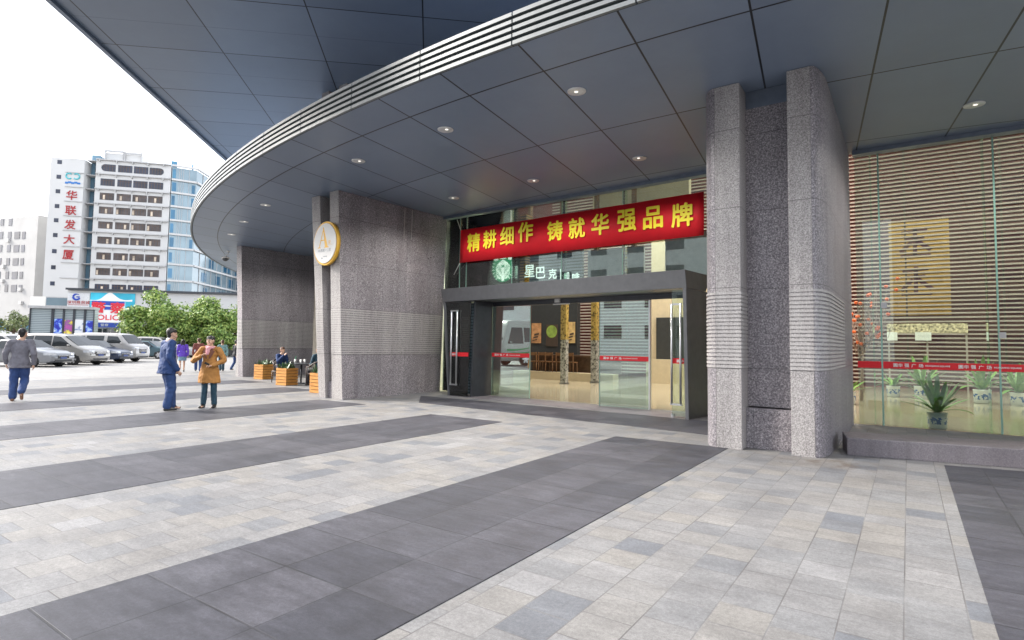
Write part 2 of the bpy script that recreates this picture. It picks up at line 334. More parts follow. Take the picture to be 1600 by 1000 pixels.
def organic(mb, name, matname, parent, voxel=0.012, smooth=4, local=True, crumple=0.0, cscale=9.0):
    """fuse overlapping limbs into one continuous skin"""
    me = mb.mesh("tmp", "white_paint"); o = bpy.data.objects.new("tmp", me); COL.objects.link(o)
    r = o.modifiers.new("r", 'REMESH'); r.mode = 'VOXEL'; r.voxel_size = voxel; r.use_smooth_shade = True
    if smooth:
        sm = o.modifiers.new("s", 'SMOOTH'); sm.iterations = smooth; sm.factor = 0.5
    bpy.context.view_layer.update(); dg = bpy.context.evaluated_depsgraph_get(); n = bpy.data.meshes.new_from_object(o.evaluated_get(dg))
    bpy.data.objects.remove(o); bpy.data.meshes.remove(me); n.name = name; n.materials.clear(); n.materials.append(MATS[matname])
    if crumple:
        nm = [v.normal.copy() for v in n.vertices]
        for v, q in zip(n.vertices, nm):
            p = v.co; k = noise.noise(Vector((p.x*cscale, p.y*cscale, p.z*cscale*0.7+p.x*4))) + 0.5*noise.noise(p*cscale*2.3)
            v.co = p + q*(k*crumple)
    for p in n.polygons: p.use_smooth = True
    ob = bpy.data.objects.new(name, n); COL.objects.link(ob); ob.parent = parent; return ob
#@@STRUCT
# ================================================================== GROUND
g = MB().quad((-700,-700,0),(700,-700,0),(700,700,0),(-700,700,0)); kind(g.build("ground", "paver_far"), 'structure')
ap = MB().prism([(-26,-9),(9,-9),(9,14.6),(-26,14.6)][::1], -0.05, 0.004); kind(ap.build("plaza_paving", "paver_light"), 'structure')
def band(x0, x1, y0, y1, y1b=None):
    b = MB().prism([(x0,y0),(x1,y0),(x1,y1b or y1),(x0,y1)], -0.04, 0.008); kind(b.build("paving_band", "paver_dark"), 'structure')
band(-4.05, -2.25, -8.8, 9.0, 9.05); band(-8.42, -6.55, -8.8, 9.25); band(-12.77, -10.97, -8.8, 9.7); band(-17.1, -15.3, -8.8, 11.6)
band(-21.45, -19.65, -8.8, 12.6); band(0.36, 2.16, -8.8, 9.55, 9.9)
pb = [G(680,632), G(1098,679), G(1100,657), G(680,621)]; pb = [(p.x, p.y) for p in pb]
dx = pb[1][0]-pb[0][0]; k = 1.1/dx
pb[1] = (pb[1][0]+1.0, pb[1][1]-0.1); pb[2] = (pb[2][0]+1.0, pb[2][1]-0.1); pb[0] = (pb[0][0]-0.6, pb[0][1]+0.05); pb[3] = (pb[3][0]-0.6, pb[3][1]+0.05)
kind(MB().prism(pb, -0.04, 0.009).build("doorway_band", "paver_dark"), 'structure')

# ================================================================== CANOPY
CX, CY, CR, TZ = -3.43, 46.38, 40.14, 5.57
FL0, FL1 = (-12.3, 14.0), (-2.6, 13.4)
def fac(x): return FL0[1] + (x-FL0[0])/(FL1[0]-FL0[0])*(FL1[1]-FL0[1]) if x < -1.8 else 13.7
def arc_pts(r, a0, a1, n): return [(CX+r*cos(a0+(a1-a0)*i/n), CY+r*sin(a0+(a1-a0)*i/n)) for i in range(n+1)]
canopy = thing("canopy", "broad curved entrance canopy of blue grey metal panels with a ribbed silver edge", "canopy", (-3.4, 13.8, TZ))
mb = MB(); A0, A1 = radians(203), radians(294); N = 150
ot = arc_pts(CR-0.03, A0, A1, N); vs = []; fs = []
def inner(x, y):
    return fac(x)-0.02 if x > -12.6 else (18.0 if x > -23 else 30.0)
for (x, y) in ot: vs += [(x, y, TZ), (x, max(inner(x, y), y+0.3), TZ)]
for i in range(N): fs.append((2*i, 2*i+1, 2*i+3, 2*i+2))
nb = len(vs); vs += [(v[0], v[1], TZ+0.4) for v in vs[:nb]]
fs += [tuple(j+nb for j in f[::-1]) for f in fs[:N]]
for i in range(N): fs += [(2*i, 2*i+2, nb+2*i+2, nb+2*i), (2*i+1, nb+2*i+1, nb+2*i+3, 2*i+3)]
fs += [(0, nb, nb+1, 1), (2*N, 2*N+1, nb+2*N+1, nb+2*N)]
mb.add(vs, fs); mb.build("soffit", "soffit_canopy", canopy)
def ring(mb, r0, r1, z0, z1, a0, a1, n, mi=0):
    a = arc_pts(r0, a0, a1, n); b = arc_pts(r1, a0, a1, n)
    for i in range(n): mb.hexa([a[i]+(z0,), b[i]+(z0,), b[i+1]+(z0,), a[i+1]+(z0,)], [a[i]+(z1,), b[i]+(z1,), b[i+1]+(z1,), a[i+1]+(z1,)], mi)
mb = MB(); ring(mb, CR-0.028, CR+0.005, TZ-0.005, TZ+0.43, A0, A1, N); mb.build("fascia_backing", "bar_gap", canopy)
npan = 36; da = (A1-A0)/npan
for z0, z1 in ((-0.02,0.035),(0.085,0.135),(0.185,0.235),(0.285,0.335),(0.385,0.44)):
    mb = MB()
    for k in range(npan):
        g_ = 0.011/CR; ring(mb, CR+0.007, CR+0.052, TZ+z0, TZ+z1, A0+k*da+g_, A0+(k+1)*da-g_, 5)
    mb.build("fascia_bar", "bar_alu", canopy)
# dropped edge trim in front of the glass
mb = MB()
for x0, x1 in ((-12.25, -2.7), (-0.86, 12.0)):
    mb.hexa([(x0,fac(x0)-0.26,TZ-0.09),(x1,fac(x1)-0.26,TZ-0.09),(x1,fac(x1)-0.05,TZ-0.09),(x0,fac(x0)-0.05,TZ-0.09)],
            [(x0,fac(x0)-0.26,TZ-0.003),(x1,fac(x1)-0.26,TZ-0.003),(x1,fac(x1)-0.05,TZ-0.003),(x0,fac(x0)-0.05,TZ-0.003)])
mb.build("edge_trim", "soffit_plain", canopy)
dl = None
LIGHTS = [("far left of the row nearest the canopy edge", 696,202),("above the paving near the right pillar, biggest and most central", 901,142),("above the left granite pillar front", 560,251),
          ("beside the banner's right end", 999,247),("above the middle of the red banner", 833,282),("above the left end of the red banner", 709,309),
          ("over the cafe seats, near the canopy edge", 415,320),("at the right edge above the slatted window", 1522,163),("over the cafe, farther back near the pillar",510,387),("over the far curve, beside the middle panel joint",381,346),("over the far curve, farthest from the door",362,366)]
LL = ["round recessed downlight second from the right in the outer ceiling row", "round recessed downlight nearest the viewer, between the bulk of canopy edge and tall right pillar", "round recessed downlight just in front of the left pillar with the round sign",
      "round recessed downlight above the right end of the red banner", "round recessed downlight above the middle of the red banner", "round recessed downlight above the left end of the red banner",
      "round recessed downlight over the timber planters on the ceiling's far curve", "round recessed downlight above the slatted window right of the big pillar", "round recessed downlight tucked behind the round sign over the cafe table",
      "small recessed downlight on the far curve, middle one of three", "small recessed downlight on the far curve, closest to the security camera"]
b_ = NB("lamp_on"); b_.base((0.85,0.83,0.78)); b_.p.inputs["Emission Color"].default_value = (1.0,0.93,0.82,1); b_.p.inputs["Emission Strength"].default_value = 0.32; mat("lamp_rim", (0.75, 0.76, 0.76), 0.35, 0.3); mat("lamp_reflector", (0.7, 0.68, 0.64), 0.2, 0.5, var=0.25, scale=30); mat("lamp_glass", (0.85, 0.85, 0.82), 0.1)
for (t_, px, py), lab in zip(LIGHTS, LL):
    p = G(px, py, TZ); c = (0,0,0)
    if dl is None:
        dl = thing("downlight", lab, "ceiling light", (p.x, p.y, TZ-0.002), 0, "recessed canopy downlights")
        MB().lathe([(0.085,-0.004),(0.145,-0.016),(0.15,-0.008),(0.15,0.0)], 28).build("rim", "lamp_rim", dl, True)
        MB().lathe([(0.05,0.001),(0.084,-0.003),(0.086,-0.0035)], 24).build("reflector", "lamp_reflector", dl, True)
        MB().lathe([(0.02,-0.012),(0.03,-0.008),(0.034,-0.003)], 14, (0.022,0.01,0)).build("bulb", "lamp_on", dl, True)
        sl_ = bpy.data.lights.new("downlight_lamp", "SPOT"); sl_.energy = 80; sl_.spot_size = radians(150); sl_.spot_blend = 0.6; sl_.shadow_soft_size = 0.08; sl_.color = (1.0, 0.965, 0.91)
        lo_ = bpy.data.objects.new("light", sl_); COL.objects.link(lo_); lo_.parent = dl; lo_.location = (0, 0, -0.05)
    else:
        o = copy_tree(dl); o.location = (p.x, p.y, TZ-0.002); o['label'] = lab; o.rotation_euler = (0,0,random.random()*6)

# ================================================================== UPPER OVERHANG
over = thing("building_overhang", "huge dark overhanging upper storey with panelled underside high above the canopy", "building", (-8, 12, 8.48))
ed = Vector((-0.676, 0.736, 0)); en = Vector((0.736, 0.676, 0)); e0 = Vector((-14.37, 4.08, 0)) - ed*2.6
OL = (13.6-e0.y)/ed.y
pol = [e0, e0+en*((13.6-e0.y)/en.y), e0+ed*OL]; pol = [(p.x, p.y) for p in pol]
MB().prism(pol, 8.48, 20).build("upper_storey", "soffit_upper", over)
mb = MB(); a = e0-en*0.02
for d0, d1, z0, z1 in ((-0.10, -0.003, 8.40, 8.62), (-0.22, -0.105, 8.50, 8.80)):
    mb.obox(e0+en*d0+Vector((0,0,z0)), ed*OL, en*(d1-d0), (0,0,z1-z0))
mb.build("edge_trim", "soffit_plain", over)

# ================================================================== PILLARS
def band_strips(mb, path, z0, z1, n, proud=0.012):
    """light raised ribs running along an open plan path (outer side on the right of travel)"""
    h = (z1-z0)/n
    for k in range(n):
        za = z0 + k*h + h*0.22; zb = z0 + (k+1)*h - h*0.18
        for p, q in zip(path[:-1], path[1:]):
            d = Vector((q[0]-p[0], q[1]-p[1], 0)).normalized(); nn = Vector((d.y, -d.x, 0))*proud
            a = Vector((p[0],p[1],za)) - nn*0.5 - d*0.004; mb.obox(a, Vector((q[0]-p[0],q[1]-p[1],0))+d*0.008, nn*1.5, (0,0,zb-za))
def splitz(z0, z1): return [z0, 1.2, 2.42, z1]
# right pillar: two pale fins with rounded flanks and a recessed centre
RP = thing("pillar", "tall speckled granite pillar with two pale fins and rounded flanks right of the door", "pillar", (-1.75, 9.6, 0))
zr = TZ-0.004
def flank(sx, x0, y0, x1, y1, n=9):             # curved plan from front corner back
    return [(x0+(x1-x0)*sin(pi/2*i/n), y0+(y1-y0)*(1-cos(pi/2*i/n))) for i in range(n+1)]
yF = 9.03
rf = flank(1, -1.08, yF, -0.93, 9.8); lf = flank(-1, -2.42, yF, -2.74, 10.25)
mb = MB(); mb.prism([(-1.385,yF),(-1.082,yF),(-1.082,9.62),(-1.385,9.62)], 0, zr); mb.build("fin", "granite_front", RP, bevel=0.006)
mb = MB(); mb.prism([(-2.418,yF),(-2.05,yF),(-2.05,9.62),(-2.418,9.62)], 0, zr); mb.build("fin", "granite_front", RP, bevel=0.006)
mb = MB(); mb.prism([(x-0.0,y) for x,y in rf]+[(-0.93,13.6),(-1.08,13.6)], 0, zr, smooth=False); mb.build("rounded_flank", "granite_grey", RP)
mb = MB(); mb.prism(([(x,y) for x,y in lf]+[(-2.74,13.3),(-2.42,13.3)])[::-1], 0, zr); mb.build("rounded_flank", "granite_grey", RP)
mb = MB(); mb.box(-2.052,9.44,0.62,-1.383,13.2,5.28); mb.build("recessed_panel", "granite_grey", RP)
mb = MB(); mb.box(-2.053,9.30,0,-1.382,9.9,0.60); mb.build("base_block", "granite_grey", RP, bevel=0.01)
mb = MB(); mb.box(-2.053,9.46,5.285,-1.382,13.2,zr); mb.build("cap_panel", "soffit_plain", RP)
mb = MB(); band_strips(mb, [(-1.385,yF),(-1.08,yF)], 1.19, 2.36, 20); band_strips(mb, rf+[(-0.93,11.8)], 1.19, 2.36, 20)
band_strips(mb, [(-2.42,yF),(-2.05,yF)], 1.19, 2.36, 20); band_strips(mb, lf[::-1], 1.19, 2.36, 20); band_strips(mb, [(-2.05,yF),(-2.05,9.44)], 1.19, 2.36, 20)
mb.build("banded_cladding", "granite_band", RP)
mb = MB(); path = lf[::-1]+[(-2.05,yF)]
for x0, x1, y0, y1 in ((-2.75,-0.7,yF-0.012,yF+1.3),): pass
# left pillar with the round sign
LP = thing("pillar", "wide dark granite pillar carrying the round white and gold sign", "pillar", (-12.8, 11.9, 0))
LSL = 14
def lside(y, z):                               # outer face of the left pillar: leans out with height, more so towards the back
    t = z/zr; f = (y-10.08)/3.82; return -12.3 + t*(-0.14+0.30*f)
mb = MB(); zs = [0, 1.2, 2.4, 3.6, 4.6, zr]; vs = []; fs = []
for i in range(LSL+1):
    f = i/LSL
    for z in zs:
        y = (10.08-0.22*z/zr)*(1-f)+13.9*f; vs.append((lside(10.08+3.82*f, z), y, z))
n = len(zs)
for i in range(LSL):
    for j in range(n-1): fs.append((i*n+j, (i+1)*n+j, (i+1)*n+j+1, i*n+j+1))
o = len(vs); vs += [(-12.72,10.08,0),(-12.80,9.86,zr),(-12.72,13.9,0),(-12.80,13.9,zr)]
fs += [(o,0,n-1,o+1) if False else tuple([o]+list(range(0,n))+[o+1]), tuple([LSL*n+j for j in range(n)]+[o+3,o+2])[::-1], (o,o+1,o+3,o+2)]
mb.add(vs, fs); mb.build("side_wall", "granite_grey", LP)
mb = MB(); mb.hexa([(-12.725,10.072,0),(-12.304,10.072,0),(-12.304,10.077,0),(-12.725,10.077,0)], [(-12.80,9.845,zr),(-12.44,9.845,zr),(-12.44,9.856,zr),(-12.80,9.856,zr)]); mb.build("fin", "granite_front", LP)
mb = MB(); mb.hexa([(-13.34,10.12,0),(-13.06,10.12,0),(-13.06,13.9,0),(-13.34,13.9,0)], [(-13.72,9.95,zr),(-13.36,9.95,zr),(-13.36,13.9,zr),(-13.72,13.9,zr)]); mb.build("fin", "granite_front", LP)
mb = MB(); mb.hexa([(-13.058,10.42,0),(-12.722,10.42,0),(-12.722,13.8,0),(-13.058,13.8,0)], [(-13.357,10.3,5.2),(-12.803,10.3,5.2),(-12.803,13.8,5.2),(-13.357,13.8,5.2)]); mb.build("recessed_panel", "granite_grey", LP)
mb = MB(); mb.box(-13.06,10.2,0,-12.72,10.41,0.45); mb.build("base_block", "granite_grey", LP)
def lerp_x(a, b, z): return a + (b-a)*z/zr
mb = MB(); hb = (2.42-1.18)/20
for k in range(20):
    za = 1.18+k*hb+hb*0.22; zb = 1.18+(k+1)*hb-hb*0.2; t = za/zr
    y0 = 10.08-0.22*t; xr = -12.3-0.14*t
    for i in range(LSL):
        P_ = []
        for zq in (za, zb):
            for dx_, ii in ((-0.02, i), (0.012, i), (0.012, i+1), (-0.02, i+1)):
                f = ii/LSL; P_.append((lside(10.08+3.82*f, zq)+dx_, (10.08-0.22*zq/zr)*(1-f)+13.9*f, zq))
        mb.hexa(P_[:4], P_[4:])
    mb.box(-12.72-0.08*t, y0-0.02, za, xr-0.001, y0+0.005, zb)
    mb.box(-13.34-0.38*t, 10.12-0.17*t-0.012, za, -13.06-0.3*t, 10.12-0.17*t+0.01, zb); mb.box(-13.05-0.3*t, 10.40-0.12*t, za, -12.73-0.08*t, 10.43-0.12*t, zb)
mb.build("banded_cladding", "granite_band", LP)
mb = MB(); mb.box(-12.62,9.9,6.02,-12.3,13.9,8.478); mb.build("upper_fin", "granite_front", LP); mb = MB(); mb.box(-13.42,9.95,6.02,-13.1,13.9,8.478); mb.build("upper_fin", "granite_front", LP)
mb = MB()
for y in (12.06, 12.37): mb.obox((-12.215,y,4.62),(0.012,0,0),(0,0.022,0),(0.02,0,0.9))
mb.build("chipped_strip", "granite_band", LP)
mb = MB()
for y in (13.1, 13.22, 13.36): mb.lathe([(0.018,0),(0.018,0.006)], 8, (-12.3+0.16*0.75+0.001, y, 4.15+(y-13.1)*0.3), ax=(1,0,0))
mb.build("bolt_hole", "joint_black", LP)
# far pillar
TP = thing("pillar", "far dark granite pillar at the end of the canopy behind the cafe seats", "pillar", (-23.6, 15.5, 0))
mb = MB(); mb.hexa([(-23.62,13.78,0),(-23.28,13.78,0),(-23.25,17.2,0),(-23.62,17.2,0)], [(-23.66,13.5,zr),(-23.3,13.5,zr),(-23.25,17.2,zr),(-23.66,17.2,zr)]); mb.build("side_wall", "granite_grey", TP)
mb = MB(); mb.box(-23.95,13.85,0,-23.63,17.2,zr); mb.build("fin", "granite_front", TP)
mb = MB(); hb = (2.43-1.22)/20
for k in range(20):
    za = 1.22+k*hb+hb*0.22; zb = 1.22+(k+1)*hb-hb*0.2; t = za/zr
    mb.hexa([(-23.28-0.02*t,13.78-0.28*t-0.012,za),(-23.265-0.02*t,13.78-0.28*t-0.012,za),(-23.235,17.2,za),(-23.25,17.2,za)], [(-23.28-0.02*t,13.78-0.28*t-0.012,zb),(-23.265-0.02*t,13.78-0.28*t-0.012,zb),(-23.235,17.2,zb),(-23.25,17.2,zb)])
    mb.box(-23.62, 13.77-0.28*t-0.012, za, -23.285, 13.79-0.28*t, zb)
mb.build("banded_cladding", "granite_band", TP)
# cafe bay wall between the pillars
cw = thing("cafe_window", "dark glazed cafe wall between the two left pillars", "window", (-18, 17.6, 0))
mb = MB(); mb.box(-23.2,17.6,0.1,-13.35,17.66,TZ-0.01); mb.build("pane", "glass_dark", cw)
mb = MB()
for x in (-23.15,-21.2,-19.25,-17.3,-15.35,-13.4): mb.box(x-0.04,17.54,0.0,x+0.04,17.595,TZ-0.01)
mb.box(-23.2,17.545,0,-13.35,17.59,0.099); mb.build("frame", "metal_dark", cw)

# ================================================================== GLASS FACADE
gf = thing("glass_facade", "clear glass wall over and beside the entrance behind the red banner", "glass wall", (-7.5, 13.7, 0))
def fpt(x): return (x, fac(x))
cuts = [-12.28, -11.62, V(729,400,FL0,FL1).x, V(801,330,FL0,FL1).x, V(878,330,FL0,FL1).x, V(973,330,FL0,FL1).x, -3.72, -2.76]
for i, (x0, x1) in enumerate(zip(cuts[:-1], cuts[1:])):
    z0 = 0.03 if i in (0, 6) else 3.16
    a, b = fpt(x0+0.006), fpt(x1-0.006)
    MB().hexa([(a[0],a[1],z0),(b[0],b[1],z0),(b[0],b[1]+0.014,z0),(a[0],a[1]+0.014,z0)], [(a[0],a[1],TZ-0.01),(b[0],b[1],TZ-0.01),(b[0],b[1]+0.014,TZ-0.01),(a[0],a[1]+0.014,TZ-0.01)]).build("pane", "glass_front", gf)
    if i:
        MB().box(x0-0.005,a[1]-0.012,z0,x0+0.005,a[1]+0.03,TZ-0.01).build("glass_joint", "glass_edge", gf)
        if i > 1: MB().box(x0-0.008,a[1]+0.04,3.17,x0+0.008,a[1]+0.30,TZ-0.01).build("glass_fin", "glass_clear", gf)
rw = thing("glass_wall", "tall frameless glass window with red safety strip right of the big pillar", "window", (2.5, 13.7, 0))
Y2 = 13.7
xs = [-0.85, V(1377,500,(-5,Y2),(5,Y2)).x, V(1560,500,(-5,Y2),(5,Y2)).x, 3.3, 5.2, 7.1, 9.0]
for i, (x0, x1) in enumerate(zip(xs[:-1], xs[1:])):
    MB().box(x0+0.008,Y2,-0.0+0.02,x1-0.008,Y2+0.014,TZ-0.01).build("pane", "glass_front", rw)
    if i:
        MB().box(x0-0.014,Y2-0.012,0.012,x0+0.014,Y2+0.03,TZ-0.01).build("glass_joint", "glass_edge", rw)
        MB().box(x0-0.14-0.008,Y2+0.035,0.02,x0-0.14+0.008,Y2+0.35,TZ-0.01).build("glass_fin", "glass_clear", rw)
        MB().box(x0-0.0,Y2-0.02,2.35 if i==1 else 1.75,x0+0.10,Y2-0.001,2.46 if i==1 else 1.86,).build("patch_fitting", "steel", rw)
rb = MB().box(-0.85,Y2-0.008,1.145,9.0,Y2-0.003,1.28).build("safety_strip", "red_band", rw)
def strip_text(par, o, xd, h, L, phase=0.0, pitch=1.02):
    """repeat of the square's name in white along a red strip"""
    xd = Vector(xd).normalized(); q = phase
    while q < L:
        mb = MB()
        for dx_, ch, w_ in ((0.09,"\u5713",0.07),(0.17,"\u534e",0.075),(0.275,"\u5f3a",0.075),(0.385,"\u5e7f",0.075),(0.50,"\u573a",0.075)):
            if 0.05 < q+dx_ < L-0.05 and (L > 0.9 or dx_ < 0.2): add_text(mb, ch, Vector(o)+xd*(q+dx_), xd, (0,0,1), h*0.52, 0.02, 0, 0.004, w_)
        if mb.v: mb.build("strip_characters", "white_paint", par)
        mb = MB()
        if 0.2 < q+0.76 < L-0.2: add_text(mb, "HUAQIANG SQUARE", Vector(o)+xd*(q+0.76), xd, (0,0,1), h*0.26, 0.03, 0, 0.004, 0.40)
        if mb.v: mb.build("strip_lettering", "white_paint", par)
        q += pitch
strip_text(rb, (-0.7,Y2-0.008,1.2125), (1,0,0), 0.135, 5.5, -0.62)
# granite kerb in front of the right window
q = [G(1330,712), G(1600,733), G(1600,690,0.25), G(1328,675,0.25)]
def ext(a, b, d): v = Vector((b[0]-a[0], b[1]-a[1], 0)).normalized(); return (b[0]+v.x*d, b[1]+v.y*d)
k1 = (q[0].x-0.05, q[0].y); k2 = ext(q[0], q[1], 5); k3 = ext(q[3], q[2], 5); k4 = (q[3].x-0.1, q[3].y-0.02)
kb = MB().prism([k1, k2, k3, k4], 0, 0.25).build("kerb", "granite_kerb", bevel=0.012); tag(kb, "low purple grey granite kerb under the slatted window", "kerb")


# ================================================================== ENTRANCE PORTAL
PO = Vector((-11.15, 12.95, 0)); PU = (Vector((-3.8, 12.05, 0))-PO).normalized(); PN = Vector((-PU.y, PU.x, 0)); PZ = Vector((0,0,1))
def PP(s_, d=0.0, z=0.0): return PO + PU*s_ + PN*d + PZ*z
def pbox(mb, s0, d0, z0, s1, d1, z1, mi=0): return mb.obox(PP(s0,d0,z0), PU*(s1-s0), PN*(d1-d0), PZ*(z1-z0), mi)
portal = thing("entrance_portal", "dark grey metal entrance frame with sliding glass doors and tall steel handles", "doorway", PP(3.7, 0.5), 0)
mb = MB(); mb.hexa([PP(-0.28,0,2.76),PP(7.38,0,2.76),PP(7.38,1.0,2.76),PP(-0.28,1.0,2.76)], [PP(-0.36,-0.03,3.15),PP(7.36,-0.03,3.15),PP(7.36,1.35,3.15),PP(-0.36,1.05,3.15)]); mb.build("header", "portal_metal", portal, bevel=0.006)
mb = MB(); mb.hexa([PP(0.0,0,0.01),PP(0.05,0,0.01),PP(0.05,0.9,0.01),PP(0.0,0.9,0.01)], [PP(-0.278,0.002,2.757),PP(-0.2,0.002,2.757),PP(-0.2,0.9,2.757),PP(-0.278,0.9,2.757)]); mb.build("jamb", "portal_metal", portal)
mb = MB(); mb.hexa([PP(0.80,0.12,0.01),PP(0.84,0.12,0.01),PP(0.84,1.0,0.01),PP(0.80,1.0,0.01)], [PP(0.92,0.12,2.757),PP(0.97,0.12,2.757),PP(0.97,1.0,2.757),PP(0.92,1.0,2.757)]); mb.build("jamb", "metal_dark", portal)
mb = MB(); mb.hexa([PP(7.34,0,0.01),PP(7.42,0,0.01),PP(7.42,1.3,0.01),PP(7.34,1.3,0.01)], [PP(7.29,0.002,2.757),PP(7.37,0.002,2.757),PP(7.37,1.3,2.757),PP(7.29,1.3,2.757)]); mb.build("jamb", "portal_metal", portal, bevel=0.005)
mb = MB(); pbox(mb, 0.9, 0.86, 2.63, 7.3, 0.96, 2.757); mb.build("door_track", "metal_dark", portal)
def handle(par, s0, d, z0, z1, w_=0.26, r=0.024):
    mb = MB(); mb.tube([PP(s0,d,z0),PP(s0,d,z1)], r, 8); mb.tube([PP(s0+w_,d,z0),PP(s0+w_,d,z1)], r, 8)
    for z in (z0, z1): pbox(mb, s0-0.03, d-0.02, z-0.02, s0+w_+0.03, d+0.02, z+0.02)
    mb.build("handle", "steel", par)
def strip(par, s0, s1, d, z=1.215, h=0.115):
    mb = MB(); pbox(mb, s0, d, z-h/2, s1, d+0.003, z+h/2); r_ = mb.build("safety_strip", "red_band", par)
    strip_text(r_, PP(s0, d-0.001, z), PU, h, s1-s0, 0.05, 1.25)
def pane(s0, s1, d, z0=0.02, z1=2.75, m_="glass_door", name="door_leaf"):
    mb = MB(); pbox(mb, s0, d, z0, s1, d+0.012, z1); return mb.build(name, m_, portal)
lf_ = MB(); lf_.hexa([PP(0.07,0.04,0.03),PP(0.79,0.04,0.03),PP(0.79,0.052,0.03),PP(0.07,0.052,0.03)], [PP(-0.18,0.04,2.74),PP(0.88,0.04,2.74),PP(0.88,0.052,2.74),PP(-0.18,0.052,2.74)])
lf_ = lf_.build("door_leaf", "glass_smoke", portal); handle(lf_, 0.13, -0.02, 0.34, 2.48, 0.24); strip(lf_, 0.03, 0.8, 0.034)
bk = MB(); bk.hexa([PP(0.06,0.5,0.03),PP(0.79,0.5,0.03),PP(0.79,0.53,0.03),PP(0.06,0.53,0.03)], [PP(-0.18,0.5,2.74),PP(0.9,0.5,2.74),PP(0.9,0.53,2.74),PP(-0.18,0.53,2.74)]); bk.build("back_panel", "slats_and_reflection", portal)  # added panel; its stripes paint the slats mirrored in the door glass
for s0, s1 in ((0.97, 2.31), (4.69, 6.0)):
    q0, q1 = PP(s0, 0.9), PP(s1, 0.9); ym = (q0.y+q1.y)/2; mb = MB(); mb.box(q0.x, ym, 0.02, q1.x, ym+0.012, 2.62); L_ = mb.build("door_leaf", "glass_door", portal)
    mb = MB(); mb.box(q0.x+0.01, ym-0.008, 1.157, q1.x-0.01, ym-0.005, 1.272); r_ = mb.build("safety_strip", "red_band", L_); strip_text(r_, (q0.x+0.01, ym-0.009, 1.215), (1,0,0), 0.115, q1.x-q0.x-0.02, 0.05, 1.25)
    e_ = q1.x if s0 < 2 else q0.x; mb = MB(); mb.box(e_-0.006, ym-0.006, 0.02, e_+0.006, ym+0.018, 2.62); mb.build("glass_edge", "glass_edge", L_)
fr = pane(7.02, 7.33, 0.06, 0.05, 2.73, "glass_clear"); handle(fr, 7.04, 0.0, 0.30, 2.42, 0.2); strip(fr, 7.03, 7.32, 0.05)
mb = MB(); pbox(mb, 6.0, 0.93, 0.02, 6.04, 0.99, 2.62); pbox(mb, 6.97, 0.1, 0.01, 7.03, 0.16, 0.09); mb.build("door_post", "steel", portal)
mb = MB(); pbox(mb, 3.28, 0.80, 2.66, 3.44, 0.85, 2.756); pbox(mb, 3.2, 0.84, 2.60, 3.75, 0.855, 2.63); mb.build("door_sensor", "white_paint", portal)
mb = MB(); pbox(mb, 0.0, -0.02, -0.02, 7.42, 0.98, 0.012); mb.build("threshold", "granite_kerb", portal)

# ================================================================== RED BANNER
BP0, BP1 = (FL0[0], FL0[1]-0.12), (FL1[0], FL1[1]-0.12)
b0, b1, b2, b3 = [V(x, y, BP0, BP1) for x, y in ((720,360),(1100,299.5),(1100,367.5),(718.5,411))]
bu = (b1-b0); bl = bu.length
ban = MB(); NS = 40; vs = []
for i in range(NS+1):
    f = i/NS; wv = 0.009*sin(f*31)+0.007*sin(f*13+1)+0.003*sin(f*83); o_ = Vector((0,-1,0))*wv
    t_ = b0.lerp(b1, f)+o_; l_ = b3.lerp(b2, f)+o_*1.3; vs += [l_, t_, l_+Vector((0,0.004,0)), t_+Vector((0,0.004,0))]
fs = []
for i in range(NS): a_ = 4*i; fs += [(a_,a_+4,a_+5,a_+1),(a_+2,a_+3,a_+7,a_+6),(a_+1,a_+5,a_+7,a_+3),(a_,a_+2,a_+6,a_+4)]
fs += [(0,1,3,2),(4*NS,4*NS+2,4*NS+3,4*NS+1)]; ban.add(vs, fs, 0, True)
bt = thing("banner", "long red cloth banner with yellow Chinese characters hung above the entrance", "banner", (b0+b2)/2)
bo = ban.build("cloth", "red_cloth", bt)
mb = MB()
for ch, px, py, hp in (("\u7cbe",741,379,28.5),("\u8015",766,374,28.5),("\u7ec6",793,368.5,29),("\u4f5c",822,362.5,31),("\u94f8",868,361,31),("\u5c31",902,356.5,32),("\u534e",938.5,350.5,33.5),("\u5f3a",980,344.5,34.5),("\u54c1",1021,340,35),("\u724c",1066.5,336,37)):
    py -= 0 if px < 850 else 0
    c_ = V(px, py, BP0, BP1); h_ = V(px, py-hp/2, BP0, BP1).z - V(px, py+hp/2, BP0, BP1).z
    mb = MB(); add_text(mb, ch, c_, bu, (0,0,1), h_, 0.026, 0, 0.03, h_*0.93); mb.build("character", "yellow_letter", bo)
for a_, b_ in ((b0,(-0.22,0.38)),(b3,(-0.3,-0.34))): MB().tube([a_, a_+bu.normalized()*b_[0]+Vector((0,0.06,b_[1]))], 0.009, 5).build("tie_cord", "white_paint", bt)

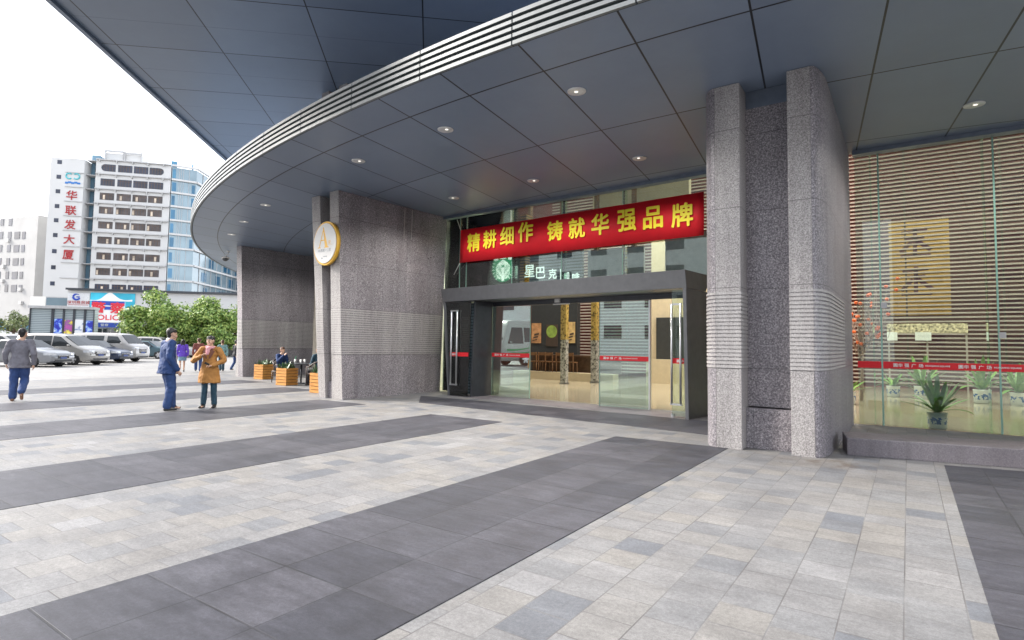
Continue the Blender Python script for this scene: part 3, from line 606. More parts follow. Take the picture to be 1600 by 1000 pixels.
# ================================================================== LOBBY AND CAFE INTERIOR
mat("floor_tan", (0.42, 0.37, 0.27), 0.12, var=0.1, scale=0.8); mat("floor_pale", (0.52, 0.5, 0.4), 0.15, var=0.12, scale=0.5)
mat("burgundy", (0.16, 0.04, 0.035), 0.6, var=0.25, scale=0.6); mat("louvre", (0.44, 0.37, 0.33), 0.5, var=0.05); mat("charcoal", (0.03, 0.033, 0.036), 0.5); 
mat("wall_pale_green", (0.55,0.6,0.5), 0.6, var=0.2, scale=2); mat("patterned_green", (0.42,0.45,0.3), 0.5, var=0.8, scale=7); mat("beige_wall", (0.56, 0.48, 0.34), 0.6, var=0.06); mat("wood_warm", (0.2, 0.1, 0.045), 0.45, var=0.3, scale=10); mat("wood_dark", (0.09, 0.05, 0.03), 0.5, var=0.3, scale=8)
fl = MB().prism([(-40,13.45) if False else (-13.35,14.06),(-12.25,13.99),(-2.7,13.42),(-0.9,13.72),(12,13.72),(12,28),(-26,28),(-26,17.7),(-13.35,17.7)], -0.03, 0.010); kind(fl.build("lobby_floor", "floor_tan"), 'structure')
lob = thing("lobby", "tall lobby shell behind the glass with a pale ceiling and side walls", "interior", (-4, 21, 0))
MB().box(-26,17.7,11.0,12,28.3,11.2).build("ceiling", "wall_white", lob)
MB().prism([(-12.25,14.02),(-2.7,13.45),(-0.9,13.75),(12,13.75),(12,17.7),(-12.25,17.7)],11.0,11.2).build("ceiling", "wall_white", lob)
MB().box(-13.5,13.95,0.0,-13.36,17.58,5.56).build("side_wall", "wall_pale_green", lob); MB().box(12,13.72,0.0,12.2,28.3,11.2).build("side_wall", "wall_grey", lob); MB().box(-26.2,17.7,0.0,-26,28.3,11.2).build("side_wall", "wall_grey", lob)
MB().box(-26,17.67,6.0,-12.3,17.8,11.2).build("front_wall", "wall_grey", lob); MB().prism([(-12.25,14.0),(-2.7,13.44),(-0.9,13.74),(12,13.74),(12,13.9),(-0.9,13.9),(-2.7,13.6),(-12.25,14.16)], TZ+0.41, 11.0).build("front_wall", "wall_grey", lob)
sw = thing("slatted_wall", "burgundy feature wall covered with pale horizontal louvres at the back of the lobby", "wall", (-3, 28, 0))
MB().box(-26,28.0,0.0,12,28.3,11.0).build("back_panel", "burgundy", sw)
mb = MB()
for i in range(66):
    z = 0.18+i*0.163; mb.box(-16.5,27.90,z,12,27.96,z+0.060)
mb.build("louvres", "louvre", sw)
mb = MB()
for x in (-15,-12,-9,-6,-3,0,3,6,9): mb.box(x-0.03,27.961,0.011,x+0.03,27.995,10.9)
mb.build("uprights", "wood_dark", sw)
# scroll on the slatted wall
c0, c1 = V(1388,347,(-5,27.9),(5,27.9)), V(1487,492,(-5,27.9),(5,27.9))
sc = thing("wall_scroll", "large golden hanging panel with dark brush strokes on the burgundy wall", "artwork", ((c0.x+c1.x)/2, 27.9, c1.z))
mat("gold_silk", (0.5, 0.28, 0.05), 0.5, var=0.12, scale=3); mat("ink", (0.1, 0.02, 0.03), 0.7)
MB().box(c0.x,27.966,c1.z,c1.x,27.985,c0.z).build("silk", "gold_silk", sc)
mb = MB(); cx_ = (c0.x+c1.x)/2-0.1
for cz in (c1.z+2.9, c1.z+1.35):
    for (x0,z0,x1,z1,r) in ((-0.45,0.45,0.4,0.5,0.06),(-0.3,0.2,0.3,0.22,0.05),(0,0.6,-0.02,-0.5,0.07),(-0.1,0.1,-0.5,-0.35,0.07),(0.05,0.1,0.5,-0.3,0.08),(-0.5,-0.5,0.5,-0.5,0.05)):
        a_ = Vector((cx_+x0,27.9615,cz+z0)); d_ = Vector((x1-x0,0,z1-z0)); n_ = Vector((-d_.z,0,d_.x)).normalized()*r
        mb.obox(a_-n_, d_, n_*2, (0,0.004,0))
mb.build("brush_strokes", "ink", sc)
# side partition and display right inside the doors
bw = thing("reception_wall", "beige lobby wall with a dark display opening seen through the right door", "wall", (-7.6, 22, 0))
p0 = G(1012,598,0.01); p1 = G(1052,600,0.01)
MB().box(-9.0,23.6,0.011,-4.2,23.8,6).build("wall_face", "beige_wall", bw); MB().box(-8.75,23.5,1.0,-6.2,23.59,2.75).build("display_opening", "charcoal", bw)
MB().box(-9.0,23.0,0.011,-4.6,23.49,1.0).build("counter", "beige_wall", bw)
# cafe block at the left inside: dark fascia with lettering
cf = thing("inner_shopfront", "dark cafe front inside the lobby with timber edging above the doors", "shopfront", (-11, 15.2, 0))
mb = MB(); mb.hexa([(-12.2,14.62,3.3),(-9.75,14.47,3.3),(-9.75,14.9,3.3),(-12.2,15.0,3.3)],[(-12.2,14.62,4.62),(-9.75,14.47,4.62),(-9.75,14.9,4.62),(-12.2,15.0,4.62)]); mb.build("fascia_panel", "charcoal", cf)
mb = MB(); mb.hexa([(-9.74,14.55,3.16),(-9.52,14.55,3.16),(-9.52,14.9,3.16),(-9.74,14.9,3.16)],[(-9.74,14.55,5.5),(-9.52,14.55,5.5),(-9.52,14.9,5.5),(-9.74,14.9,5.5)]); mb.build("timber_edge", "timber_slat", cf)
mb = MB(); mb.box(-9.51,14.75,3.3,-7.7,14.85,4.4); mb.build("grey_panel", "slats_and_reflection", cf)
mb = MB(); mb.box(-7.6,14.9,3.3,-5.9,15.0,4.25); mb.box(-5.3,14.9,3.3,-4.1,15.0,4.5); mb.build("stone_panel", "wall_grey", cf)
mb = MB(); mb.box(-12.2,15.2,4.9,-8.2,15.4,5.5); mb.box(-8.0,16,4.6,-5,16.2,6.6); mb.build("upper_panel", "beige_wall", cf); mb = MB(); mb.box(-13.34,16.6,3.9,-11.0,16.7,5.5); mb.build("upper_panel", "wall_pale_green", cf); mb = MB(); mb.box(-12.22,14.35,0.05,-11.72,14.42,3.1); mb.build("display_panel", "patterned_green", cf)
mb = MB()
for x in (-11.3,-10.1,-8.9,-7.7,-6.5): mb.box(x-0.05,15.6,4.4,x+0.05,15.75,8.5)
mb.build("timber_posts", "wood_warm", cf)

LG0, LG1 = (-12.3,14.55), (-2.6,13.95)
lc = V(786,417.5,LG0,LG1); lg = thing("cafe_logo", "round green and white cafe logo with a crowned long haired figure under the banner", "sign", lc)
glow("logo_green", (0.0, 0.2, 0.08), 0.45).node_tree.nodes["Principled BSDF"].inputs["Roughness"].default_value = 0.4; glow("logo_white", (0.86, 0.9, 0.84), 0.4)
lx = Vector((LG1[0]-LG0[0], LG1[1]-LG0[1], 0)).normalized(); ln = Vector((lx.y, -lx.x, 0)); R_ = 0.46
def disc(mb, r, d, n=40, sx=1.0, cz=0.0, cx=0.0): mb.lathe([(r,0),(r,0.008)], n, lc+ln*d+Vector((0,0,cz))+lx*cx, ax=ln)
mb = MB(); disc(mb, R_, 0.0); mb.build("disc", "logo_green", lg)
mb = MB()
def stroke(mb, pts, r, d=0.012):
    for a_, b_ in zip(pts[:-1], pts[1:]):
        A_ = lc+ln*d+lx*a_[0]+PZ*a_[1]; Bv = lx*(b_[0]-a_[0])+PZ*(b_[1]-a_[1])
        n_ = (lx*-(b_[1]-a_[1])+PZ*(b_[0]-a_[0])).normalized()*r; mb.obox(A_-n_-Bv*0.03, Bv*1.06, n_*2, ln*0.004)
for sx in (-1, 1):
    for k in range(6):
        o_ = 0.07+0.036*k; pts = [(sx*(o_*0.55+0.015), 0.20-0.012*k)]
        for j in range(1, 9):
            z = 0.20-0.012*k-j*0.072*(1-0.03*k); pts.append((sx*(o_*(0.75+0.35*sin(j*0.42))+0.018*sin(j*1.5+k)), z))
        pts = [p for p in pts if hypot(*p) < R_-0.03]; stroke(mb, pts, 0.0095)
    for k in range(7):
        a_ = radians(-52+k*15); stroke(mb, [(sx*0.36*cos(a_), 0.36*sin(a_)-0.02), (sx*0.445*cos(a_), 0.445*sin(a_)-0.02)], 0.012)
    stroke(mb, [(sx*0.21,0.25),(sx*0.36,0.27)], 0.03); stroke(mb, [(sx*0.05,0.30),(sx*0.10,0.39)], 0.02)
stroke(mb, [(-0.10,0.28),(0.10,0.28)], 0.022); stroke(mb, [(0,0.28),(0,0.41)], 0.024); stroke(mb, [(0,-0.02),(0,-0.42)], 0.05)
disc(mb, 0.085, 0.012, 20, cz=0.15)
mb.build("figure", "logo_white", lg)
mb = MB()
for sx in (-1, 1): stroke(mb, [(sx*0.02,0.165),(sx*0.055,0.165)], 0.008, 0.022)
stroke(mb, [(-0.025,0.105),(0.025,0.105)], 0.006, 0.022); mb.build("face_lines", "logo_green", lg)
lt = thing("shop_lettering", "white Chinese cafe name in raised letters beside the green logo", "sign", V(860,425,LG0,LG1))
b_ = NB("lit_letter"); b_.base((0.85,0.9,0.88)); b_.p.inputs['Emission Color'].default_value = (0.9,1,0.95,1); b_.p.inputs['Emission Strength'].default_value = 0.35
for ch, px, py, hp in (("\u661f",827.5,423.5,19),("\u5df4",845,426,18),("\u514b",863.5,428,15.5),("\u5496",884,431,14),("\u5561",900,433.5,14)):
    mb = MB(); c_ = V(px,py,LG0,LG1); h_ = V(px,py-hp/2,LG0,LG1).z-V(px,py+hp/2,LG0,LG1).z
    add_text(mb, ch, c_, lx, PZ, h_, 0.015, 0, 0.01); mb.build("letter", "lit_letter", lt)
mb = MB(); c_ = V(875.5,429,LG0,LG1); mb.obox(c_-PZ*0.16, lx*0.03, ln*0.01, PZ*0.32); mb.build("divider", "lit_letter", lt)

# ================================================================== INTERIOR LAMPS AND FURNITURE
glow("lamp_lit", (1.0, 0.93, 0.8), 6.0)
pend = None
LPOS = [(-10.0,20.5,"left over the cafe seats"),(-6.0,20.5,"straight behind the doors"),(-1.5,20.5,"behind the tall right pillar"),(3.0,20.0,"over the potted plants"),(7.0,20.0,"at the far right of the lobby"),(-16.5,22.0,"added to brighten the deep left wall")]  # last lamp is added only to brighten the back wall at the left
for x, y, nm in LPOS:
    lab = "square white ceiling lamp lit inside the tall lobby, " + nm
    if pend is None:
        pend = thing("lobby_lamp", lab, "ceiling light", (x, y, 10.98), 0, "lobby ceiling lamps")
        MB().box(-0.9,-0.9,-0.10,0.9,0.9,0.0).build("housing", "white_paint", pend, True)
        MB().box(-0.8,-0.8,-0.112,0.8,0.8,-0.103).build("diffuser", "lamp_lit", pend, True)
        al = bpy.data.lights.new("lobby_lamp_light", 'AREA'); al.energy = 130; al.size = 1.6; al.color = (1, 0.93, 0.82)
        ao = bpy.data.objects.new("light", al); COL.objects.link(ao); ao.parent = pend; ao.location = (0,0,-0.13)
    else:
        o = copy_tree(pend); o.location = (x, y, 10.98); o['label'] = lab
t = thing("strip_lamp", "pale lit ceiling strip inside the glass beside the left pillar", "ceiling light", (-12.3,15.3,5.45)); MB().box(-0.7,-0.12,0.0,0.7,0.12,0.05).build("housing", "white_paint", t, True); MB().box(-0.66,-0.09,-0.012,0.66,0.09,-0.002).build("diffuser", "lamp_lit", t, True)
al = bpy.data.lights.new("strip_lamp_light", 'AREA'); al.energy = 90; al.size = 1.2; al.color = (0.95,1,0.9); ao = bpy.data.objects.new("light", al); COL.objects.link(ao); ao.parent = t; ao.location = (0,0,-0.03); ao.rotation_euler = (radians(20),0,0)
cl = None
for px, py in ((740,332),(762,326),(790,322)):
    p = V(px, py, (-30,18.5),(5,18.5)); lab = "tiny lit spot behind the glass above the banner's left end, " + ("leftmost" if px==740 else "middle" if px==762 else "rightmost") + " of three"
    if cl is None:
        cl = thing("spot_lamp", lab, "ceiling light", p, 0, "small lit spots behind the upper glass"); MB().lathe([(0.06,0.0),(0.09,0.02),(0.09,0.12)], 14).build("housing", "white_paint", cl, True); MB().lathe([(0.05,-0.012),(0.055,-0.002)], 14).build("bulb", "lamp_lit", cl, True)
    else:
        o = copy_tree(cl); o.location = p; o['label'] = lab
# striped post at the jamb; two gilt posts stand in for mirrored ornaments
NBp = NB("gilt_reflection"); c = NBp.co(True); z_ = NBp.xyz(c)[2]; n_ = NBp.noise(c, 9, 4, 0.7)
NBp.base(NBp.mix(NBp.math('GREATER_THAN', z_, 1.75), NBp.ramp(n_, [(0.42,(0.05,0.05,0.05)),(0.5,(0.3,0.3,0.28)),(0.6,(0.42,0.42,0.4))]), NBp.ramp(n_, [(0.42,(0.08,0.06,0.02)),(0.48,(0.38,0.26,0.06)),(0.66,(0.45,0.34,0.12))]))); NBp.pr(0.4)
NBp = NB("post_stripe"); c = NBp.co(True); z_ = NBp.xyz(c)[2]
NBp.base(NBp.mix(NBp.lines(z_, 0.19, 0, 0.08), (0.62, 0.47, 0.2), (0.03,0.025,0.02))); NBp.pr(0.4)
for px0, px1, py0, py1, Y_, mm, lab in ((875.5,884.5,462,572,20,"gilt_reflection","slim patterned gilt post standing in for a mirrored ornament, nearer the doorway middle"),(923,932,468,566,21.5,"gilt_reflection","slim patterned gilt post standing in for a mirrored ornament beside the right glass door"),(760,768,462,624,14.5,"post_stripe","narrow black and gold striped post at the left door jamb")):
    a_, b_ = V(px0,py1,(-30,Y_),(5,Y_)), V(px1,py0,(-30,Y_),(5,Y_)); w_ = b_.x-a_.x
    t = thing("ornamental_post", lab, "post", ((a_.x+b_.x)/2, Y_+w_/2, 0.01)); MB().box(a_.x,Y_,0.05,b_.x,Y_+w_,b_.z+0.3).build("shaft", mm, t); MB().box(a_.x-0.03,Y_-0.03,0.011,b_.x+0.03,Y_+w_+0.03,0.049).build("base", "metal_dark", t)
# cafe inside
YC = 24.0
def W_(px, py, y=YC): return V(px, py, (-40,y), (10,y))
t = thing("menu_wall", "dark cafe back wall carrying three posters behind the open doors", "wall", W_(866,540)); a_, b_ = W_(829,577), W_(902,470)
MB().box(a_.x,YC,0.011,b_.x,YC+0.3,b_.z).build("panel", "charcoal", t)
mat("poster_brown", (0.42,0.22,0.1), 0.6, var=0.5, scale=4); mat("poster_green", (0.22,0.32,0.06), 0.6, var=0.4, scale=5); mat("poster_tan", (0.55,0.38,0.16), 0.6, var=0.45, scale=5); mat("poster_dark", (0.06,0.04,0.03), 0.6)
for x0, x1, y0, y1, mm, lab in ((831,846,505,536,"poster_brown","tall brown cafe poster, leftmost of three on the dark wall"),(853.5,872,507,541,"poster_green","dark cafe poster with a big round green emblem between the brown and tan posters"),(886,899,503,536,"poster_tan","tall tan cafe poster with a dark drawing right of the green emblem")):
    a_, b_ = W_(x0,y1), W_(x1,y0); t = thing("poster", lab, "poster", ((a_.x+b_.x)/2, YC, a_.z), 0, "cafe posters")
    MB().box(a_.x,YC-0.04,a_.z,b_.x,YC-0.012,b_.z).build("print", "poster_dark" if mm=="poster_green" else mm, t)
    mb = MB()
    if mm == "poster_green": mb.lathe([((b_.x-a_.x)*0.46,0),((b_.x-a_.x)*0.46,0.006)], 28, ((a_.x+b_.x)/2,YC-0.048,b_.z-0.34), ax=(0,1,0)); mb.build("emblem", "poster_green", t)
    else:
        for k in range(3): mb.obox((a_.x+0.06+0.05*k,YC-0.046,a_.z+0.1+0.13*k),((b_.x-a_.x)*0.5,0,0.05),(0,0.003,0),(0,0,0.05+0.02*k))
        mb.build("drawing", "poster_dark", t)
t = thing("bar_counter", "long dark cafe counter with a pale front step beyond the open doors", "counter", W_(880,575,22.5)); a_, b_ = W_(828,560,22.5), W_(940,546,22.5)
MB().box(a_.x,22.5,1.02,b_.x+0.8,23.1,1.10).build("worktop", "wood_dark", t); MB().box(a_.x,22.7,0.36,b_.x+0.8,22.78,1.018).build("front_panel", "wood_dark", t); MB().box(a_.x-0.5,21.9,0.011,b_.x+0.8,22.45,0.35).build("step", "beige_wall", t)
st = None
for i, px in enumerate((833,846,858,874,890)):
    p = W_(px,575,21.98); lab = "wooden cafe chair at the long counter, " + ("first","second","third","fourth","last")[i] + " from the left door"
    if st is None:
        st = thing("cafe_chair", lab, "chair", (p.x,22.15,0.352), 0, "wooden chairs at the counter")
        MB().box(-0.2,-0.2,0.42,0.2,0.2,0.46).build("seat", "wood_warm", st, True)
        for sx in (-1,1):
            for sy in (-1,1): MB().tube([(sx*0.18,sy*0.18,0),(sx*0.17,sy*0.17,0.42)], 0.02, 6).build("leg", "wood_warm", st, True)
        MB().box(-0.2,-0.22,0.46,-0.16,-0.18,0.86).box(0.16,-0.22,0.46,0.2,-0.18,0.86).box(-0.159,-0.215,0.72,0.159,-0.185,0.85).build("backrest", "wood_warm", st, True)
    else:
        o = copy_tree(st); o.location = (p.x,22.15+0.05*(i%2),0.352); o['label'] = lab
# potted plants inside the right window
NBp = NB("porcelain"); c = NBp.co(); s_ = NBp.xyz(c); n_ = NBp.noise(c, 14, 3, 0.6)
msk = NBp.math('MULTIPLY', NBp.math('GREATER_THAN', n_, 0.52), NBp.math('LESS_THAN', NBp.math('ABSOLUTE', NBp.math('SUBTRACT', s_[2], 0.15)), 0.065))
NBp.base(NBp.mix(msk, (0.8,0.82,0.82), (0.05,0.16,0.45))); NBp.pr(0.12)
NBp = NB("leaf_strap"); c = NBp.co(); NBp.base(NBp.ramp(NBp.noise(c, 5, 3), [(0.3,(0.08,0.2,0.04)),(0.7,(0.26,0.42,0.11))])); NBp.pr(0.35); NBp.p.inputs['Subsurface Weight'].default_value = 0
mat("soil", (0.05,0.035,0.025), 0.9)
def blade(mb, base, az, reach, rise, wd, droop, n=7, fold=0.25):
    u = Vector((cos(az), sin(az), 0)); sd_ = Vector((-sin(az), cos(az), 0)); vs = []
    for i in range(n+1):
        f = i/n; p = Vector(base) + u*(reach*f) + Vector((0,0,rise*f - droop*f*f)); w2 = wd*(0.35+1.3*f)*(1-f)**0.6 if f < 1 else 0.0005
        w2 = max(w2, 0.002); vs += [p - sd_*w2 + Vector((0,0,w2*fold)), p, p + sd_*w2 + Vector((0,0,w2*fold))]
    fs = []
    for i in range(n): a_ = 3*i; fs += [(a_,a_+3,a_+4,a_+1),(a_+1,a_+4,a_+5,a_+2)]
    mb.add(vs, fs, 0, True)
def pot_plant(px, py, Y_, sc_, lab, seed, n=20, tall=1.0):
    rr = random.Random(seed); p = V(px, py, (-30,Y_), (10,Y_)); t = thing("potted_plant", lab, "plant", (p.x, Y_, 0.011), rr.random()*6, "potted plants in the window")
    pot = MB().lathe([(0.135,0),(0.155,0.02),(0.165,0.27),(0.175,0.3),(0.16,0.305)], 28).build("pot", "porcelain", t, True); MB().lathe([(0.155,0.26),(0.154,0.302)], 20).build("soil", "soil", pot, True)
    mb = MB()
    for i in range(n):
        az = i*2.4+rr.random()*0.6; q = i/n; rise = (0.28+0.6*q)*tall; reach = 0.62-0.5*q+rr.uniform(-.05,.1)
        blade(mb, (0.03*cos(az),0.03*sin(az),0.3), az, reach, rise, rr.uniform(0.06,0.085), rr.uniform(0.05,0.30)*(1.2-q))
    mb.build("leaves", "leaf_strap", t, True); t.scale = (sc_,)*3; return t
pot_plant(1465,672,13.98,1.0,"large strap leaved plant in a blue and white pot right behind the glass",1,26,0.95)
pot_plant(1396,621,22.5,1.15,"low potted plant far inside, left of the big plant in the window",2,14,0.55)
pot_plant(1441,624,22.3,1.3,"potted plant with dark leaves standing directly behind the big window plant",3,20,1.0)
pot_plant(1535,627,21.6,1.3,"potted plant far inside, near the right glass joint",4,18,0.95)
pot_plant(1592,628,21.4,1.2,"potted plant far inside at the right edge",5,18,0.9)
pot_plant(1326,640,18.5,1.1,"potted plant half hidden behind the big granite pillar",6,14,0.6)
# blossoming branch arrangement
bt_ = V(1345,560,(-5,20),(5,20)); t = thing("blossom_tree", "pale twiggy decorative tree with orange red blossoms behind the window", "plant", (bt_.x,20,0.011)); rr = random.Random(11)
tw = MB(); fl_ = MB(); tw.tube([(bt_.x,20,0.011),(bt_.x+0.05,20,1.6)], [0.05,0.03], 7)
for i in range(38):
    a_ = Vector((bt_.x+0.03, 20, rr.uniform(1.2,1.65))); az = rr.uniform(0,6.28); r_ = rr.uniform(0.4,1.0); pts = [a_]
    for k in range(1,5): pts.append(a_ + Vector((cos(az)*r_*k/4+rr.uniform(-.08,.08), sin(az)*r_*k/4*0.6, rr.uniform(0.4,2.2)*k/4)))
    tw.tube(pts, [0.014,0.012,0.009,0.007,0.004], 4)
    if i % 3 == 0:
        for q in pts[2:]: fl_.lathe([(0.01,-0.045),(0.05,-0.02),(0.055,0.02),(0.02,0.05)], 7, q+Vector((rr.uniform(-.05,.05),0,0)))
mat("twig", (0.35,0.24,0.2), 0.7); tw.build("twigs", "twig", t); mat("blossom", (0.85,0.16,0.04), 0.6); fl_.build("blossoms", "blossom", t)
# low display stand under the scroll
a_, b_ = W_(1386,520,24.0), W_(1512,505,24.0); t = thing("display_stand", "low shop display stand with a bright patterned top below the golden panel", "display", ((a_.x+b_.x)/2,24.2,0.011))
mat("patterned", (0.6,0.45,0.3), 0.6, var=0.9, scale=14); MB().box(a_.x,24.0,a_.z,b_.x,24.6,b_.z).build("patterned_top", "patterned", t)
for x in (a_.x+0.02, (a_.x+b_.x)/2, b_.x-0.06): MB().box(x,24.05,0.011,x+0.05,24.1,a_.z-0.001).build("leg", "louvre", t)
for k, (x0,x1) in enumerate(((1386,1402),(1430,1455))):
    c0_, c1_ = W_(x0,532,23.98), W_(x1,519,23.98); MB().box(c0_.x,23.97,c0_.z,c1_.x,23.985,c1_.z).build("hanging_card", "card_blue" if False else "white_paint", t)

# ================================================================== ROUND SIGN
mat("sign_gold", (0.72,0.42,0.05), 0.35, 0.2, var=0.05); mat("sign_grey", (0.25,0.27,0.3), 0.6)
sp = V(507.5,380,(-14,9.72),(0,9.72)); rs = 0.5; ry = 0.59
t = thing("round_sign", "round white sign with gold rim and a gold letter A on the left pillar", "sign", sp)
mb = MB(); mb.lathe([(rs,0.02),(rs,0.12)], 48, sp, ax=(0,1,0)); 
for v in mb.v: v.z = sp.z + (v.z-sp.z)*ry/rs
mb.build("rim", "sign_gold", t)
mb = MB(); mb.lathe([(rs*0.91,-0.004),(rs*0.91,0.0195)], 48, sp, ax=(0,1,0))
for v in mb.v: v.z = sp.z + (v.z-sp.z)*ry/rs
mb.build("face", "white_paint", t)
def poly(mb, pts, c, d, sx=1, sz=1): mb.add([c+Vector((x*sx, d, z*sz)) for x, z in pts], [tuple(range(len(pts)))])
mb = MB(); c = sp+Vector((-0.06,0,0.1)); d = -0.007
poly(mb, [(0.0,0.34),(-0.03,0.34-0.02),(0.08,-0.2),(0.19,-0.2)], c, d); poly(mb, [(0.0,0.34),(-0.17,-0.2),(-0.14,-0.2),(0.01,0.27)], c, d-0.001)
poly(mb, [(-0.22,-0.225),(-0.22,-0.2),(-0.1,-0.2),(-0.1,-0.225)], c, d); poly(mb, [(0.05,-0.225),(0.05,-0.2),(0.23,-0.2),(0.23,-0.225)], c, d); poly(mb, [(-0.115,-0.03),(-0.108,-0.005),(0.06,-0.005),(0.07,-0.03)], c, d-0.002)
mb.build("letter", "sign_gold", t)
mb = MB(); add_text(mb, "\u5ea7", sp+Vector((0.2,-0.007,0.02)), (1,0,0), (0,0,1), 0.1, 0.0, 0, 0, 0.1); poly(mb, [(0.14,-0.055),(0.14,-0.05),(0.32,-0.05),(0.32,-0.055)], sp, -0.007); mb.build("small_character", "sign_gold", t)
mb = MB(); add_text(mb, "101\u697c\u5ea7\u4e00\u4e8c\u5c42", sp+Vector((0.0,-0.007,-0.19)), (1,0,0), (0,0,1), 0.085, 0.0, 0, 0, 0.52); mb.build("floor_line", "sign_grey", t)
mb = MB(); poly(mb, [(-0.12,-0.42),(-0.06,-0.42),(-0.09,-0.37)], sp, -0.007); 
for k in range(4): poly(mb, [(-0.03+k*0.04,-0.37),(-0.005+k*0.04,-0.37),(-0.005+k*0.04,-0.345),(-0.03+k*0.04,-0.345)], sp, -0.007)
mb.build("arrow_line", "sign_grey", t)
mb = MB(); mb.box(sp.x-0.25,sp.y+0.121,sp.z-0.05,sp.x+0.25,9.95,sp.z+0.05); mb.build("bracket", "metal_dark", t)
# security camera
p = G(357,392,TZ); t = thing("security_camera", "beige dome security camera hanging under the far canopy edge", "camera", (p.x,p.y,TZ-0.001))
MB().box(p.x-0.06,p.y-0.06,TZ-0.03,p.x+0.06,p.y+0.06,TZ-0.002).build("mount", "white_paint", t); MB().tube([(p.x,p.y,TZ-0.03),(p.x,p.y,TZ-0.16),(p.x-0.12,p.y-0.05,TZ-0.2)], 0.025, 8).build("arm", "white_paint", t)
MB().lathe([(0.05,0.1),(0.13,0.08),(0.16,0.0)], 18, (p.x-0.14,p.y-0.05,TZ-0.34)).build("housing", "wall_cream", t); MB().lathe([(0.02,-0.13),(0.09,-0.1),(0.14,-0.04),(0.155,-0.002)], 18, (p.x-0.14,p.y-0.05,TZ-0.34)).build("dome", "metal_dark", t)

# ================================================================== PLANTERS AND CAFE SEATS
NBp = NB("planter_wood"); c = NBp.co(); s_ = NBp.xyz(c); n_ = NBp.noise(NBp.vec(NBp.math('MULTIPLY', s_[0], 2.0), NBp.math('MULTIPLY', s_[1], 2.0), NBp.math('MULTIPLY', s_[2], 26.0)), 3.0, 4)
NBp.base(NBp.ramp(n_, [(0.3,(0.42,0.17,0.035)),(0.7,(0.68,0.34,0.09))])); NBp.pr(0.45)
NBp = NB("leaf_small"); c = NBp.co(); NBp.base(NBp.ramp(NBp.noise(c, 9, 3), [(0.3,(0.02,0.055,0.025)),(0.7,(0.09,0.17,0.07))])); NBp.pr(0.4)
VD = Vector((FW.x, FW.y, 0)).normalized()
def planter(loc, rz, lab, seed, w_=0.51, h_=0.6):
    rr = random.Random(seed); t = thing("planter_box", lab, "planter", loc, rz, "timber planter boxes"); a_ = w_/2
    MB().box(-a_+0.03,-a_+0.03,0.02,a_-0.03,a_-0.03,h_-0.06).build("liner", "soil", t, True)
    mb = MB(); nb_ = 6; hb_ = h_/nb_
    for k in range(nb_):
        z0, z1 = k*hb_+0.008, (k+1)*hb_-0.008
        mb.box(-a_,-a_,z0,a_,-a_+0.026,z1); mb.box(-a_,a_-0.026,z0,a_,a_,z1); mb.box(-a_,-a_+0.027,z0,-a_+0.026,a_-0.027,z1); mb.box(a_-0.026,-a_+0.027,z0,a_,a_-0.027,z1)
    mb.build("slats", "planter_wood", t, True)
    mb = MB()
    for i in range(70):
        x, y = rr.uniform(-a_*0.85,a_*0.85), rr.uniform(-a_*0.85,a_*0.85); blade(mb, (x,y,h_-0.07), rr.uniform(0,6.28), rr.uniform(0.05,0.2), rr.uniform(0.12,0.34), rr.uniform(0.03,0.05), rr.uniform(0,0.12), 4)
    mb.build("leaves", "leaf_small", t, True); return t
for px, py, rz, lab, sd_, dd in ((411.5,593.5,0.25,"square timber planter with dark leaves, farthest of three beside the far pillar",1,0.42),(448,603,0.2,"square timber planter with dark leaves, middle one of the row of three",2,0.37),(503,615.5,0.15,"square timber planter half hidden behind the pillar with the round sign",3,0.42)):
    p = G(px, py); d_ = Vector((p.x, p.y, 0)).normalized(); planter((p.x+d_.x*dd, p.y+d_.y*dd, 0.004), math.atan2(d_.y, d_.x)+pi/4-rz*0.4, lab, sd_)
mat("rattan", (0.05,0.035,0.03), 0.5, var=0.4, scale=30); mat("cup_white", (0.8,0.8,0.78), 0.35)
def face_to(a_, b_): return math.atan2(b_[1]-a_[1], b_[0]-a_[0]) - pi/2      # local +Y looks at b
sA, sB, tC = G(431,597), G(496,603), G(470,600); sA += Vector((0.35,0,0))
def cafe_armchair(loc, rz, lab):
    t = thing("rattan_armchair", lab, "chair", (loc[0],loc[1],0.004), rz, "dark rattan chairs at the cafe table")
    MB().box(-0.27,-0.25,0.38,0.27,0.27,0.44).build("seat", "rattan", t, True, 0.02)
    mb = MB()
    for i in range(13):
        a_ = pi*(1+i/12); x, y = 0.3*cos(a_), 0.02+0.3*sin(a_); mb.tube([(x*0.9,y*0.9,0.42),(x*1.06,y*1.08,0.66+0.2*sin(pi*i/12))], 0.012, 5)
    mb.tube([(0.32*cos(pi*(1+i/16)), 0.02+0.33*sin(pi*(1+i/16)), 0.66+0.2*sin(pi*i/16)) for i in range(17)], 0.026, 7); mb.build("backrest", "rattan", t, True)
    for sx in (-1,1):
        MB().tube([(sx*0.3,0.0,0.66),(sx*0.3,0.24,0.63)], 0.028, 7).build("armrest", "rattan", t, True)
        MB().tube([(sx*0.29,0.25,0.0),(sx*0.3,0.24,0.62)], 0.017, 6).build("leg", "rattan", t, True); MB().tube([(sx*0.24,-0.24,0.0),(sx*0.25,-0.22,0.42)], 0.017, 6).build("leg", "rattan", t, True)
    mb = MB(); mb.tube([(-0.28,0.24,0.2),(0.25,-0.22,0.2)], 0.01, 5); mb.tube([(0.28,0.24,0.22),(-0.25,-0.22,0.22)], 0.01, 5); mb.build("cross_brace", "rattan", t, True); return t
cafe_armchair(sA, face_to(sA, tC), "dark rattan armchair with a woman in it, behind the middle planter"); cafe_armchair(sB, face_to(sB, tC), "dark rattan armchair with a man in it, half hidden by the near pillar"); 
